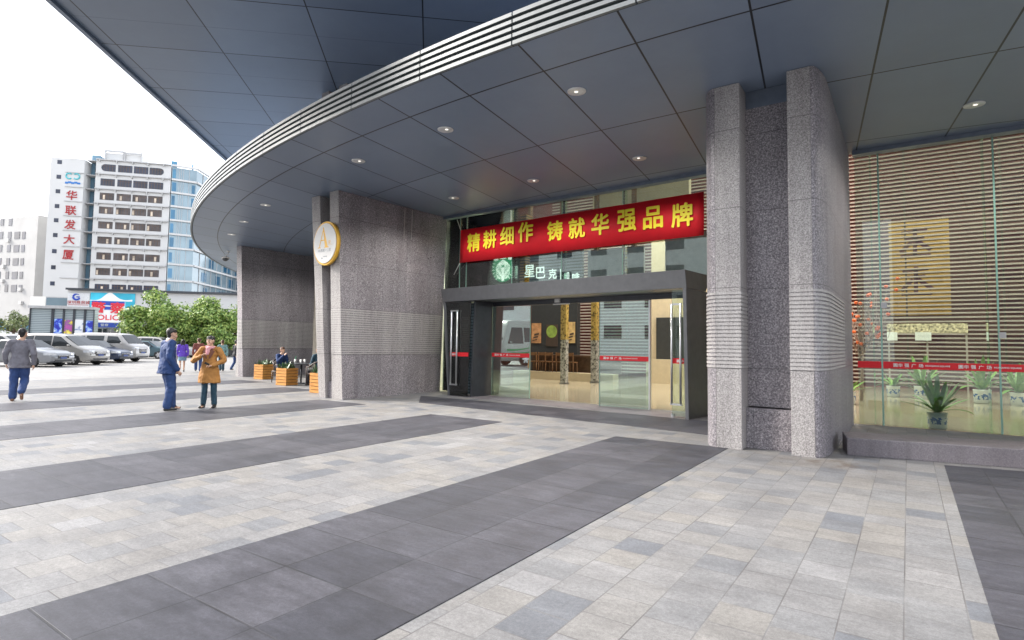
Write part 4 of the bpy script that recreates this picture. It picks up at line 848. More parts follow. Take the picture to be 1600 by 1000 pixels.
p = G(456,604); p = Vector((p.x+0.9,p.y+0.9,0)); cafe_armchair(p, face_to(p, tC), "empty dark rattan armchair turned its back to the middle planter")
t = thing("cafe_table", "small round dark cafe table with white cups between the seated people", "table", (tC.x,tC.y,0.004))
MB().lathe([(0.4,0.70),(0.42,0.715),(0.42,0.73),(0.4,0.735)], 28).build("tabletop", "metal_dark", t, True); MB().lathe([(0.03,0.02),(0.03,0.70)], 10).build("stem", "metal_dark", t, True); MB().lathe([(0.25,0),(0.24,0.02),(0.04,0.04)], 20).build("foot", "metal_dark", t, True)
for dx_, dy_, lab in ((-0.2,-0.12,"white paper cup on the cafe table, nearest the woman"),(0.16,-0.14,"white paper cup on the cafe table, nearest the man"),(0.0,0.14,"white paper cup at the back of the cafe table")):
    c_ = thing("paper_cup", lab, "cup", (tC.x+dx_,tC.y+dy_,0.7395)); MB().lathe([(0.03,0),(0.042,0.13)], 14).build("cup", "cup_white", c_, True); MB().lathe([(0.044,0.13),(0.044,0.14),(0.036,0.15)], 14).build("lid", "white_paint", c_, True)
    if dx_ < 0: MB().tube([(0,0,0.15),(0.03,0.01,0.26)], 0.006, 5).build("straw", "logo_green", c_, True)
# ================================================================== PEOPLE
mat("skin", (0.55,0.34,0.24), 0.5, var=0.06, scale=20); mat("hair_black", (0.012,0.01,0.01), 0.45); mat("hair_brown", (0.09,0.04,0.02), 0.5)
def cloth(name, col, rough=0.75): return mat(name, col, rough, var=0.18, scale=12, bump=0.25, bscale=180)
cloth("cloth_navy", (0.012,0.04,0.14)); cloth("cloth_navy_trousers", (0.018,0.05,0.155)); cloth("cloth_tan", (0.37,0.17,0.04)); cloth("cloth_grey", (0.17,0.165,0.19)); cloth("cloth_denim", (0.03,0.065,0.19))
cloth("cloth_teal", (0.018,0.055,0.085)); cloth("cloth_pink", (0.62,0.3,0.33)); cloth("cloth_purple", (0.13,0.06,0.5)); cloth("cloth_skirt", (0.15,0.26,0.36)); cloth("cloth_maroon", (0.2,0.06,0.05)); cloth("cloth_mint", (0.2,0.35,0.36)); cloth("cloth_black", (0.02,0.02,0.025)); cloth("cloth_white", (0.8,0.8,0.8)); mat("shoe_black", (0.015,0.015,0.017), 0.35); mat("shoe_brown", (0.2,0.1,0.06), 0.5); cloth("lapel_brown", (0.14,0.05,0.03))
def mirror(p): return (-p[0],p[1],p[2])
BASE = dict(head=(0,0.02,1.60), neck=(0,-0.005,1.45), chest=(0,0,1.28), waist=(0,0,1.08), pelvis=(0,0,0.93),
    shR=(0.185,-0.01,1.40), elR=(0.245,-0.03,1.12), waR=(0.245,0.06,0.87), hiR=(0.09,0,0.90), knR=(0.105,0.02,0.48), anR=(0.11,-0.02,0.085),
    shL=(-0.185,-0.01,1.40), elL=(-0.245,-0.03,1.12), waL=(-0.245,0.06,0.87), hiL=(-0.09,0,0.90), knL=(-0.105,0.02,0.48), anL=(-0.11,-0.02,0.085), toeR=None, toeL=None, look=(0,1,0), handR=None, handL=None, curlR=0.5, curlL=0.5)
def hand_into(mb, w_, d, palm, curl, sgn):
    """palm, four unequal bent fingers and a thumb from the palm's side"""
    d = Vector(d).normalized(); w_ = Vector(w_); palm = Vector(palm); palm = (palm-d*palm.dot(d)).normalized(); lat = d.cross(palm)*sgn
    mb.capsule(w_+d*0.01, w_+d*0.085, 0.021, 0.030, side=palm, flat=0.55, seg=10)
    mb.capsule(w_+d*0.05+lat*0.012, w_+d*0.085-lat*0.012, 0.024, 0.022, side=palm, flat=0.6, seg=10)
    for k, (off, ln_) in enumerate(((0.027,0.068),(0.010,0.078),(-0.008,0.072),(-0.025,0.055))):
        r0 = w_+d*0.085+lat*off; c1 = 0.35*curl+0.06*k; a_ = r0+(d*cos(c1)+palm*sin(c1))*ln_*0.5; c2 = c1+0.9*curl; b_ = a_+(d*cos(c2)+palm*sin(c2))*ln_*0.5
        mb.capsule(r0, a_, 0.0098, 0.0092, seg=8, rings=2); mb.capsule(a_, b_, 0.0092, 0.0075, seg=8, rings=2)
    t0 = w_+d*0.025+lat*0.022; t1 = t0+lat*0.028+d*0.032+palm*0.012; mb.capsule(t0, t1, 0.013, 0.011, seg=8, rings=2); mb.capsule(t1, t1+d*0.03+palm*0.012, 0.011, 0.008, seg=8, rings=2)
def person(loc, rz, h, pose, label, top, bottom, shoe, hair="hair_black", group=None, fine=False, style=None, long_hair=False, seated=False):
    J = dict(BASE); J.update(pose); J = {k: (Vector(v) if isinstance(v, tuple) else v) for k, v in J.items()}
    t = thing("person", label, "person", loc, rz, group); vb = 0.0068 if fine else 0.014; vc = 0.0105 if fine else 0.016
    X = (1,0,0); style = style or {}; b = MB(); lk = J['look'].normalized(); H = J['head']; sd_ = lk.cross(Vector((0,0,1))).normalized()
    # body, one continuous skin
    b.capsule(H+Vector((0,0,0.035))-lk*0.012, H+Vector((0,0,0.02))+lk*0.008, 0.084, 0.082, seg=16, rings=6); b.capsule(H+Vector((0,0,-0.02))+lk*0.02, H+Vector((0,0,-0.085))+lk*0.052, 0.07, 0.036, side=sd_, flat=0.95, seg=14)
    b.capsule(H+lk*0.085+Vector((0,0,0.015)), H+lk*0.104+Vector((0,0,-0.03)), 0.009, 0.015, seg=8); b.capsule(H+lk*0.08+sd_*0.03+Vector((0,0,0.034)), H+lk*0.08-sd_*0.03+Vector((0,0,0.034)), 0.010, 0.010, seg=8)
    b.capsule(H+lk*0.082+sd_*0.018+Vector((0,0,-0.058)), H+lk*0.082-sd_*0.018+Vector((0,0,-0.058)), 0.010, 0.010, seg=8)
    for q in (-1,1): b.capsule(H+sd_*(q*0.083)+Vector((0,0,0.02)), H+sd_*(q*0.086)+Vector((0,0,-0.02)), 0.017, 0.012, side=lk, flat=1.2, seg=8); b.capsule(H+lk*0.073+sd_*(q*0.042)+Vector((0,0,-0.015)), H+lk*0.06+sd_*(q*0.05)+Vector((0,0,-0.035)), 0.016, 0.02, seg=8)
    b.capsule(J['neck']-Vector((0,0,0.05)), H-Vector((0,0,0.05))-lk*0.015, 0.058, 0.05, seg=12)
    for a_, c_, r0, r1, f in (('chest','neck',0.09,0.06,1.45),('waist','chest',0.085,0.1,1.4),('pelvis','waist',0.1,0.085,1.4)): b.capsule(J[a_], J[c_], r0, r1, side=X, flat=f)
    for s_ in 'RL':
        b.capsule(J['sh'+s_], J['el'+s_], 0.047, 0.037); b.capsule(J['el'+s_], J['wa'+s_], 0.037, 0.025)
        b.capsule(J['hi'+s_], J['kn'+s_], 0.082, 0.052); b.capsule(J['kn'+s_], J['an'+s_], 0.052, 0.035)
        toe = J['toe'+s_] if J['toe'+s_] is not None else J['an'+s_]+Vector((0,0.15,-0.055)); b.capsule(J['an'+s_]+Vector((0,0,-0.04)), toe, 0.032, 0.022)
        d = J['hand'+s_] if J['hand'+s_] is not None else J['wa'+s_]-J['el'+s_]
        hand_into(b, J['wa'+s_], d, Vector((-1 if s_=='R' else 1, 0.3, 0)) if abs(d.normalized().z) > 0.5 else Vector((0,-0.3,-1)) if True else None, J['curl'+s_], 1 if s_=='L' else -1)
    organic(b, "body", "skin", t, vb, 3)
    # eyes and brows
    if fine:
        e = MB()
        for q in (-1,1): e.capsule(H+lk*0.083+sd_*(q*0.033+0.009)+Vector((0,0,0.017)), H+lk*0.083+sd_*(q*0.033-0.009)+Vector((0,0,0.017)), 0.006, 0.006, seg=6, rings=2); e.capsule(H+lk*0.09+sd_*(q*0.033+0.016)+Vector((0,0,0.037)), H+lk*0.09+sd_*(q*0.033-0.014)+Vector((0,0,0.04)), 0.004, 0.004, seg=6, rings=2)
        e.build("eyes_and_brows", "hair_black", t, True)
    hm = MB(); hm.capsule(H+Vector((0,0,0.058))-lk*0.024, H+Vector((0,0,0.045))-lk*0.002, 0.089, 0.085, seg=16, rings=6); hm.capsule(H+Vector((0,0,0.03))-lk*0.04, H+Vector((0,0,-0.045))-lk*0.05, 0.075, 0.045, side=sd_, flat=1.08, seg=12)
    hm.capsule(H+Vector((0,0,0.085))+lk*0.045+sd_*0.03, H+Vector((0,0,0.09))+lk*0.04-sd_*0.03, 0.032, 0.032, seg=10)
    if long_hair:
        for q in (-1,0,1): hm.capsule(H+sd_*(q*0.06)-lk*0.04, H+sd_*(q*0.075)-lk*0.055-Vector((0,0,0.2)), 0.05, 0.035)
    organic(hm, "hair", hair, t, vc*0.9, 3, crumple=0.006, cscale=26)
    # trousers / skirt
    if bottom:
        m_ = MB(); m_.capsule(J['pelvis']-Vector((0,0,0.03)), J['pelvis']+Vector((0,0,0.09)), 0.125, 0.115, side=X, flat=1.38)
        fl_ = style.get('leg', (0.103,0.078,0.072))
        for s_ in 'RL': m_.capsule(J['hi'+s_], J['kn'+s_], fl_[0], fl_[1]); m_.capsule(J['kn'+s_], J['an'+s_]+(J['kn'+s_]-J['an'+s_])*0.05, fl_[1], fl_[2])
        organic(m_, "trousers", bottom, t, vc, 3, crumple=0.014 if fine else 0.007, cscale=9)
    if style.get('skirt'):
        m_ = MB(); ell(m_, [(0,0,0.60,0.205,0.165),(0,0,0.85,0.185,0.145),(0,0,1.02,0.15,0.11)]); organic(m_, "skirt", style['skirt'], t, vc, 2, crumple=0.005)
    for s_ in 'RL':
        toe = J['toe'+s_] if J['toe'+s_] is not None else J['an'+s_]+Vector((0.02 if s_=='R' else -0.02,0.16,-0.055)); an = J['an'+s_]; dd = (toe-an); hl = an+Vector((0,-0.035,-0.05)) if J['toe'+s_] is None else an-dd.normalized()*0.03
        m_ = MB(); m_.capsule(hl, toe, 0.036, 0.028, side=X, flat=1.2); m_.capsule(an+Vector((0,0,-0.01)), an+dd*0.5, 0.042, 0.03); organic(m_, "shoe", shoe, t, vc*0.8, 2)
    # top
    m_ = MB(); wl = style.get('hem', 0.86); ease = style.get('ease', 1.0); up_ = J['neck']-J['pelvis']
    m_.capsule(J['chest'], J['neck']-Vector((0,0,0.045)), 0.118*ease, 0.07, side=X, flat=1.5); m_.capsule(J['waist'], J['chest'], 0.112*ease, 0.122*ease, side=X, flat=style.get('waistflat',1.38)); pv, wa_ = J['pelvis'], J['waist']; zb_ = pv.z+wl-0.98; (ell(m_, [(pv.x,pv.y,zb_,0.205*max(ease,1.1),0.162*max(ease,1.1)),(pv.x,pv.y,zb_+0.12,0.196*max(ease,1.1),0.152*max(ease,1.1)),(wa_.x,wa_.y,wa_.z,0.155*ease,0.115*ease),(wa_.x,wa_.y,wa_.z+0.05,0.15*ease,0.11*ease)]) if not seated else m_.capsule(pv, wa_, 0.128*ease, 0.112*ease, side=X, flat=1.36))
    for s_ in 'RL':
        q = 1 if s_=='R' else -1; m_.capsule(J['sh'+s_]-Vector((q*0.08,0,-0.02)), J['sh'+s_], 0.062, 0.068*ease); m_.capsule(J['sh'+s_], J['el'+s_], 0.070*ease, 0.057*ease); m_.capsule(J['el'+s_], J['wa'+s_]+(J['el'+s_]-J['wa'+s_])*0.06, 0.057*ease, 0.045*ease)
    if style.get('coat'):
        z = style['coat']; px_, py_ = J['pelvis'].x, J['pelvis'].y; ell(m_, [(px_,py_,z,0.255,0.205),(px_,py_,z+0.15,0.242,0.19),(px_,py_,z+0.32,0.215,0.165),(px_,py_,z+0.5,0.175,0.13)])
    organic(m_, style.get('topname', "jacket"), top, t, vc, 3, crumple=0.016 if fine else 0.008, cscale=8)
    t.scale = (h/1.72,)*3; return t, J
def view_rz(p, deg):
    """heading so that 0 = walking straight away from the viewer, +90 = facing picture left"""
    return math.atan2(p[1], p[0]) - pi/2 + radians(deg)
# man in grey jacket walking away
p = G(27,627); p = Vector((p.x,p.y,0.004))
person(p, view_rz(p,-8), 1.72, dict(anL=(-0.10,0.06,0.085), knL=(-0.10,0.10,0.47), knR=(0.10,0.12,0.50), anR=(0.10,-0.26,0.24), toeR=(0.11,-0.24,0.07), elR=(0.27,-0.10,1.14), waR=(0.27,-0.04,0.88), elL=(-0.27,-0.02,1.13), waL=(-0.26,0.09,0.90), head=(0.02,0.05,1.60), look=(0.35,1,-0.1)),
    "man in a grey jacket and blue jeans walking away with one heel lifted", "cloth_grey", "cloth_denim", "shoe_brown", fine=True, style=dict(ease=1.08, hem=0.84, leg=(0.112,0.088,0.078)))
# man in navy suit, facing picture right
p = G(259,642); p = Vector((p.x,p.y,0.009)); rS = view_rz(p,-72)
t, J = person(p, rS, 1.75, dict(waR=(0.25,0.10,0.86), elR=(0.26,-0.06,1.11), look=(-0.1,1,-0.12), head=(0,0.05,1.59), anL=(-0.10,0.14,0.085), knL=(-0.1,0.1,0.48), knR=(0.10,0.05,0.48)), "man in a dark navy suit looking down at the woman in the tan coat", "cloth_navy", "cloth_navy_trousers", "shoe_black", fine=True, style=dict(ease=1.2, hem=0.82, leg=(0.115,0.094,0.086)))
mb = MB(); mb.capsule((0,0.055,1.42),(0,0.0,1.475),0.062,0.058,seg=14); organic(mb, "shirt_collar", "cloth_white", t, 0.008, 1)
mb = MB(); mb.obox((-0.03,0.16,1.02),(0.05,0,0),(0,0.006,0),(0,0,0.09)); mb.tube([(0.0,0.163,1.11),(0.07,0.11,1.40)],0.004,5); mb.tube([(-0.01,0.163,1.11),(-0.07,0.11,1.40)],0.004,5); mb.build("name_badge", "white_paint", t, True)
mb = MB(); hx = Vector((0.235,0.155,0.765)); mb.obox(hx,(0.012,0,0),(0,0.03,0.02),(0,-0.02,0.08)); mb.build("folded_paper", "white_paint", t, True)
# woman in tan coat, facing the viewer's left
p = G(325,637.5); p = Vector((p.x,p.y,0.004)); 
t, J = person(p, view_rz(p,160), 1.60, dict(elR=(0.36,0.06,1.13), waR=(0.13,0.21,1.24), handR=(-0.7,0.1,0.5), elL=(-0.33,0.0,1.14), waL=(-0.13,0.20,1.02), handL=(0.8,0.1,0.05), look=(0.3,1,0.12), head=(0,0.02,1.60), curlR=0.9, curlL=0.9, anR=(0.12,-0.02,0.085), anL=(-0.13,-0.02,0.085), knR=(0.09,0.02,0.48), knL=(-0.115,0.02,0.48)), "woman in a tan coat with a pink scarf, one hand raised to her lapel", "cloth_tan", "cloth_teal", "shoe_black", fine=True, style=dict(ease=1.08, coat=0.60, topname="coat", leg=(0.09,0.068,0.066), waistflat=1.25))
mb = MB(); 
for k in range(9): a_ = k*0.7; mb.capsule((0.085*cos(a_),0.02+0.075*sin(a_),1.455+0.012*sin(a_*2)),(0.085*cos(a_+0.7),0.02+0.075*sin(a_+0.7),1.45),0.034,0.032,seg=10,rings=3)
mb.capsule((0.01,0.11,1.43),(0.02,0.145,1.30),0.045,0.03,side=(1,0,0),flat=1.3); organic(mb, "scarf", "cloth_pink", t, 0.009, 2, crumple=0.006, cscale=20)
mb = MB()
for q in (-1,1): mb.hexa([(q*0.02,0.158,1.18),(q*0.055,0.156,1.19),(q*0.055,0.150,1.19),(q*0.02,0.150,1.18)],[(q*0.06,0.128,1.43),(q*0.135,0.110,1.36),(q*0.135,0.10,1.36),(q*0.06,0.115,1.43)])
mb.build("lapels", "lapel_brown", t, True)
mb = MB(); mb.obox((-0.06,0.225,1.02),(0.10,0.01,0.05),(0,0.012,0),(-0.02,0,0.045)); mb.build("phone", "shoe_black", t, True)
# distant walkers
def walker(px, py, deg, h, lab, top, bottom, shoe="shoe_black", hair="hair_black", style=None, ph=1, long_hair=False):
    p = G(px, py); p = Vector((p.x,p.y,0.0)); s_ = ph
    return person(p, view_rz(p,deg), h, dict(anR=(0.1,0.16*s_,0.085), knR=(0.1,0.16*s_ if s_>0 else 0.02,0.49), anL=(-0.1,-0.2*s_,0.12), knL=(-0.1,0.0 if s_>0 else 0.14,0.48), waR=(0.25,-0.08*s_,0.88), waL=(-0.25,0.12*s_,0.88)), lab, top, bottom, shoe, hair, None, False, style, long_hair)
walker(284,581,4,1.55,"woman in a purple top and short denim skirt walking away","cloth_purple",None,style=dict(skirt="cloth_skirt",topname="blouse"),long_hair=True)
walker(309,581,0,1.62,"person in a maroon sweater and jeans walking away beside the parked cars","cloth_maroon","cloth_denim",hair="hair_brown",ph=-1,style=dict(topname="sweater"))
walker(346,580,10,1.55,"person in a pale teal top and dark trousers walking behind the tan coat","cloth_mint","cloth_teal",hair="hair_brown",style=dict(topname="shirt"))
walker(367.5,579,-60,1.55,"person in dark clothes stepping behind the far granite pillar","cloth_black","cloth_denim",ph=1)
# seated cafe guests
SIT = dict(head=(0,0.0,1.22), neck=(0,-0.05,1.07), chest=(0,-0.07,0.92), waist=(0,-0.1,0.72), pelvis=(0,-0.1,0.56), shR=(0.185,-0.05,1.03), shL=(-0.185,-0.05,1.03), elR=(0.25,0.0,0.76), elL=(-0.25,0.0,0.76), waR=(0.12,0.22,0.86), waL=(-0.16,0.24,0.74), hiR=(0.1,-0.06,0.53), hiL=(-0.1,-0.06,0.53), knR=(0.12,0.38,0.55), knL=(-0.12,0.38,0.55), anR=(0.12,0.4,0.09), anL=(-0.12,0.42,0.09), look=(0,1,0.0))
sw_ = dict(SIT); sw_.update(waR=(0.08,0.20,1.04), elR=(0.24,0.08,0.82))
person((sA.x,sA.y,0.006), face_to(sA,tC), 1.66, sw_, "woman in a navy top sitting at the cafe table behind the middle planter", "cloth_navy", "cloth_black", "shoe_black", "hair_brown", None, False, dict(topname="blouse"), False, True)
person((sB.x,sB.y,0.006), face_to(sB,tC), 1.72, dict(SIT), "man in a dark teal shirt sitting at the cafe table beside the near pillar", "cloth_teal", "cloth_black", "shoe_black", "hair_black", None, False, dict(topname="shirt"), False, True)
# ================================================================== PARKED VEHICLES
def paint(name, col, metal=0.3):
    b = NB(name); c = b.co(); n = b.noise(c, 3, 3); b.base(b.ramp(n, [(0.3, tuple(x*0.94 for x in col)), (0.7, col)])); b.pr(0.28, metal); b.p.inputs['Coat Weight'].default_value = 0.6; b.p.inputs['Coat Roughness'].default_value = 0.06; return b.m
paint("paint_silver", (0.25,0.26,0.28), 0.5); paint("paint_white", (0.44,0.43,0.415), 0.0); paint("paint_champagne", (0.36,0.35,0.33), 0.3); paint("paint_navy", (0.02,0.035,0.08), 0.2); paint("paint_teal", (0.06,0.12,0.15), 0.3)
mat("car_glass", (0.02,0.026,0.03), 0.06, var=0.05); mat("tyre", (0.02,0.02,0.02), 0.8); mat("alloy", (0.6,0.6,0.62), 0.3, 0.7); mat("headlamp", (0.6,0.62,0.65), 0.1, 0.2); mat("trim_black", (0.02,0.02,0.022), 0.5); mat("plate_blue", (0.015,0.05,0.22), 0.4); mat("chrome", (0.75,0.75,0.76), 0.15, 0.9); mat("tail_red", (0.4,0.01,0.01), 0.2)
def lerp(prof, x):
    for (a, fa), (b, fb) in zip(prof[:-1], prof[1:]):
        if a <= x <= b: return fa+(fb-fa)*(x-a)/(b-a) if b > a else fb
    return prof[0][1] if x < prof[0][0] else prof[-1][1]
CARS = {
 'sedan': dict(L=4.6, W=1.78, r=0.32, wh=(0.85,3.6), top=[(0,0.72),(0.06,0.98),(0.7,1.04),(1.35,1.40),(2.0,1.45),(2.6,1.42),(3.35,1.0),(4.1,0.86),(4.5,0.72),(4.6,0.58)], belt=0.92, low=0.22,
    side=[[(1.15,0.96),(1.5,1.34),(2.15,1.38),(2.15,0.95)],[(2.2,0.95),(2.2,1.38),(2.6,1.36),(3.2,0.96)]], wind=(3.32,1.0,2.66,1.40), rear=(0.76,1.05,1.3,1.36), hl=(4.25,0.70,0.13), grille=(0.45,0.62)),
 'mpv': dict(L=4.8, W=1.85, r=0.34, wh=(0.9,3.85), top=[(0,0.9),(0.08,1.25),(0.4,1.72),(1.2,1.82),(2.6,1.80),(3.1,1.68),(4.05,1.12),(4.55,0.92),(4.75,0.78),(4.8,0.6)], belt=1.06, low=0.22,
    side=[[(0.45,1.12),(0.55,1.6),(1.35,1.68),(1.35,1.1)],[(1.42,1.1),(1.42,1.68),(2.45,1.68),(2.5,1.08)],[(2.58,1.08),(2.54,1.67),(3.0,1.62),(3.75,1.10)]], wind=(4.02,1.13,3.16,1.66), rear=(0.05,1.15,0.38,1.68), hl=(4.45,0.80,0.13), grille=(0.55,0.78)),
 'van': dict(L=4.75, W=1.72, r=0.33, wh=(0.95,3.6), top=[(0,1.0),(0.05,1.55),(0.25,1.9),(1.2,1.97),(3.3,1.93),(3.6,1.85),(4.25,1.24),(4.6,1.08),(4.73,0.9),(4.75,0.6)], belt=1.2, low=0.25,
    side=[[(0.35,1.28),(0.4,1.72),(1.15,1.75),(1.15,1.26)],[(1.25,1.26),(1.25,1.76),(2.5,1.76),(2.5,1.26)],[(2.75,1.26),(2.75,1.75),(3.45,1.72),(3.85,1.26)]], wind=(4.24,1.26,3.64,1.82), rear=(0.03,1.3,0.2,1.8), hl=(4.55,0.95,0.14), grille=(0.6,0.9)),
 'bus': dict(L=7.0, W=2.05, r=0.4, wh=(1.5,5.2), top=[(0,1.2),(0.05,2.3),(0.3,2.68),(1,2.72),(6.0,2.70),(6.4,2.6),(6.8,1.5),(6.95,1.2),(7,0.7)], belt=1.3, low=0.28,
    side=[[(0.4,1.4),(0.4,2.25),(2.0,2.25),(2.0,1.4)],[(2.1,1.4),(2.1,2.25),(3.7,2.25),(3.7,1.4)],[(3.8,1.4),(3.8,2.25),(5.3,2.25),(5.3,1.4)],[(5.4,1.3),(5.4,2.25),(6.2,2.25),(6.55,1.3)]], wind=(6.78,1.5,6.38,2.5), rear=(0.03,1.4,0.1,2.3), hl=(6.85,0.9,0.16), grille=(0.6,0.85)),
}
def make_car(k, name, label, col, loc, rz, group=None, stripe=None):
    S = CARS[k]; L, W, r = S['L'], S['W'], S['r']; t = thing(name, label, "van" if k in ('van','mpv') else 'bus' if k == 'bus' else 'car', loc, rz, group); ox = L/2
    def hw(x, z):
        f = min(1, max(0, min(x, L-x)/0.55)); pl = 0.80+0.20*(1-(1-f)**2.2); belt = S['belt']; tp = lerp(S['top'], x)
        if z > belt: q = (z-belt)/max(0.3, max(a for _, a in S['top'])-belt); s_ = 1-0.20*q**1.1
        else: s_ = 0.92+0.08*min(1, (z-S['low'])/0.35)
        return W/2*pl*s_
    xs_ = sorted(set([i*L/44 for i in range(45)]+[a for a, _ in S['top']])); mb = MB(); vs = []; NZ = 9
    for x in xs_:
        tp = lerp(S['top'], x); lo = S['low']+0.10*max(0, 1-min(x, L-x)/0.3); row = []
        for j in range(NZ): z = lo+(tp-0.05-lo)*j/(NZ-1); row.append((hw(x, z), z))
        wt = hw(x, tp); row += [(wt*0.94, tp-0.015), (wt*0.8, tp), (wt*0.4, tp+0.012), (0, tp+0.016)]
        full = [(y, z) for y, z in row] + [(-y, z) for y, z in row[-2::-1]]; vs += [(x-ox, y, z) for y, z in full]
    M = 2*(NZ+4)-1; fs = []
    for i in range(len(xs_)-1):
        for j in range(M-1): fs.append((i*M+j, (i+1)*M+j, (i+1)*M+j+1, i*M+j+1))
        fs.append((i*M+M-1, (i+1)*M+M-1, (i+1)*M, i*M))
    fs += [tuple(range(M)), tuple((len(xs_)-1)*M+j for j in range(M))[::-1]]; mb.add(vs, fs, 0, True); mb.build("body", col, t, True)
    for sd_ in (1,-1):
        for pg in S['side']:
            m_ = MB(); N_ = len(pg); c0_ = Vector((sum(p[0] for p in pg)/N_, sum(p[1] for p in pg)/N_)); pts = []
            for a_, b_ in zip(pg, pg[1:]+pg[:1]):
                for q in range(4): pts.append((a_[0]+(b_[0]-a_[0])*q/4, a_[1]+(b_[1]-a_[1])*q/4))
            sh = [(c0_.x+(p[0]-c0_.x)*1.0, c0_.y+(p[1]-c0_.y)*1.0) for p in pts]
            vv = [(x-ox, sd_*(hw(x,z)+0.009), z) for x, z in sh]+[(x-ox, sd_*(hw(x,z)-0.03), z) for x, z in sh]; n_ = len(sh)
            cm = len(vv); vv.append((c0_.x-ox, sd_*(hw(c0_.x,c0_.y)+0.009), c0_.y))
            m_.add(vv, [(i,(i+1)%n_,cm) if sd_<0 else ((i+1)%n_,i,cm) for i in range(n_)]+[(i,(i+1)%n_,n_+(i+1)%n_,n_+i) for i in range(n_)]); m_.build("side_window", "car_glass", t, True)
        x0, x1 = S['wh']; zz = S['belt']-0.12
        for x in (x0+0.7, (x0+x1)/2+0.15): m_ = MB(); m_.box(x-ox, sd_*(hw(x,zz)+0.004)-0.008, zz-0.015, x-ox+0.16, sd_*(hw(x,zz)+0.004)+0.012, zz+0.015); m_.build("door_handle", "trim_black" if col=="paint_white" else "chrome", t, True)
        wx = S['wind'][0]-0.35; wz = S['belt']+0.06; MB().capsule((wx-ox, sd_*(hw(wx,wz)+0.10), wz), (wx-ox+0.01, sd_*(hw(wx,wz)+0.2), wz+0.01), 0.075, 0.06, side=(1,0,0), flat=0.6).build("wing_mirror", col, t, True)
        hx, hz, hh = S['hl']; m_ = MB(); vv = []
        for x in (hx, (hx+L)/2, L-0.10): y = hw(x,hz); vv += [(x-ox+0.012, sd_*(y+0.012), hz-hh/2), (x-ox+0.012, sd_*(y+0.012), hz+hh/2)]
        y = hw(L-0.06,hz)-0.28; vv += [(L-ox+0.015, sd_*y, hz-hh/2), (L-ox+0.0, sd_*y, hz+hh/2)]
        m_.add(vv, [(0,2,3,1) if sd_>0 else (1,3,2,0), (2,4,5,3) if sd_>0 else (3,5,4,2), (4,6,7,5) if sd_>0 else (5,7,6,4)]); m_.build("headlight", "headlamp", t, True)
        MB().box(-ox-0.012, sd_*(W/2*0.6), S['belt']-0.2, -ox+0.05, sd_*(W/2*0.82), S['belt']+0.05).build("tail_light", "tail_red", t, True)
        for x in S['wh']:
            wt = thing_part = bpy.data.objects.new("wheel", None); COL.objects.link(wt); wt.parent = t; wt.location = (x-ox, sd_*(W/2-0.10), r)
            MB().lathe([(r*0.62,-0.1),(r*0.93,-0.105),(r,-0.07),(r,0.07),(r*0.93,0.105),(r*0.62,0.1)], 28, ax=(0,sd_,0)).build("tyre", "tyre", wt, True)
            m_ = MB(); m_.lathe([(r*0.63,0.085),(r*0.63,0.1),(r*0.56,0.103)], 24, ax=(0,sd_,0)); m_.mi = [1]*len(m_.f)
            for q in range(6):
                a_ = q*pi/3; u = Vector((cos(a_),0,sin(a_))); v_ = Vector((-sin(a_),0,cos(a_))); m_.obox(Vector((0,sd_*0.104,0))-v_*0.05+u*0.03, u*(r*0.56), v_*0.10, (0,sd_*0.008,0))
            m_.lathe([(0.05,0.104),(0.045,0.116)], 12, ax=(0,sd_,0)); m_.build("rim", ["alloy","trim_black"], wt, True)
            hwx = hw(x,0.5); MB().lathe([(r*1.16,0),(r*1.16,0.002)], 30, (x-ox, sd_*(hwx+0.004) , r+0.02), ax=(0,sd_,0)).build("wheel_arch", "trim_black", t, True)
    x1, z1, x2, z2 = S['wind']; m_ = MB()
    for nm, (xa, za, xb, zb) in (("windscreen", S['wind']), ("rear_window", S['rear'])):
        m_ = MB(); vv = []; d_ = Vector((-(zb-za),0,xb-xa)).normalized(); d_ = d_ if d_.z > 0 else -d_; d_ = d_*0.022
        for (x, z) in ((xa,za),(xb,zb)): y = hw(x,z)*0.88; vv += [Vector((x-ox,-y,z))+d_, Vector((x-ox,0,z+0.012))+d_, Vector((x-ox,y,z))+d_]
        vv += [p-d_*1.3 for p in vv]; m_.add(vv, [(0,1,4,3),(1,2,5,4),(9,10,7,6),(10,11,8,7),(0,3,9,6),(2,8,11,5),(0,6,7,1),(1,7,8,2),(3,4,10,9),(4,5,11,10)]); m_.build(nm, "car_glass", t, True)
    g0, g1 = S['grille']; m_ = MB(); m_.box(L-ox-0.06,-W*0.2,g0,L-ox+0.016,W*0.2,g1); m_.build("grille", "trim_black", t, True); m_ = MB(); m_.box(L-ox+0.0165,-0.2,g0-0.02,L-ox+0.026,0.2,g0+0.09); m_.build("number_plate", "plate_blue", t, True)
    m_ = MB(); m_.box(L-ox-0.05,-W*0.30,0.28,L-ox+0.014,W*0.30,0.40); m_.build("bumper_intake", "trim_black", t, True); m_ = MB()
    for z in (g0+0.14,g1-0.03): m_.box(L-ox+0.0165,-W*0.19,z,L-ox+0.024,W*0.19,z+0.02)
    m_.build("grille_bar", "chrome", t, True)
    if stripe:
        for sd_ in (1,-1):
            m_ = MB()
            for k_, (x0,x1,zc) in enumerate(((4.3,6.6,0.95),(4.0,6.3,0.75))):
                vv = []
                for q in range(9): f = q/8; x = x0+(x1-x0)*f; z = zc+0.35*(1-f)**2-0.1; vv += [(x-ox, sd_*(hw(x,z)+0.012), z), (x-ox, sd_*(hw(x,z)+0.012), z+0.11*(0.2+f))]
                m_.add(vv, [(2*i,2*i+2,2*i+3,2*i+1) for i in range(8)])
            m_.build("green_stripe", stripe, t, True)
    return t
HD = Vector((_r0.x, _r0.y, 0))
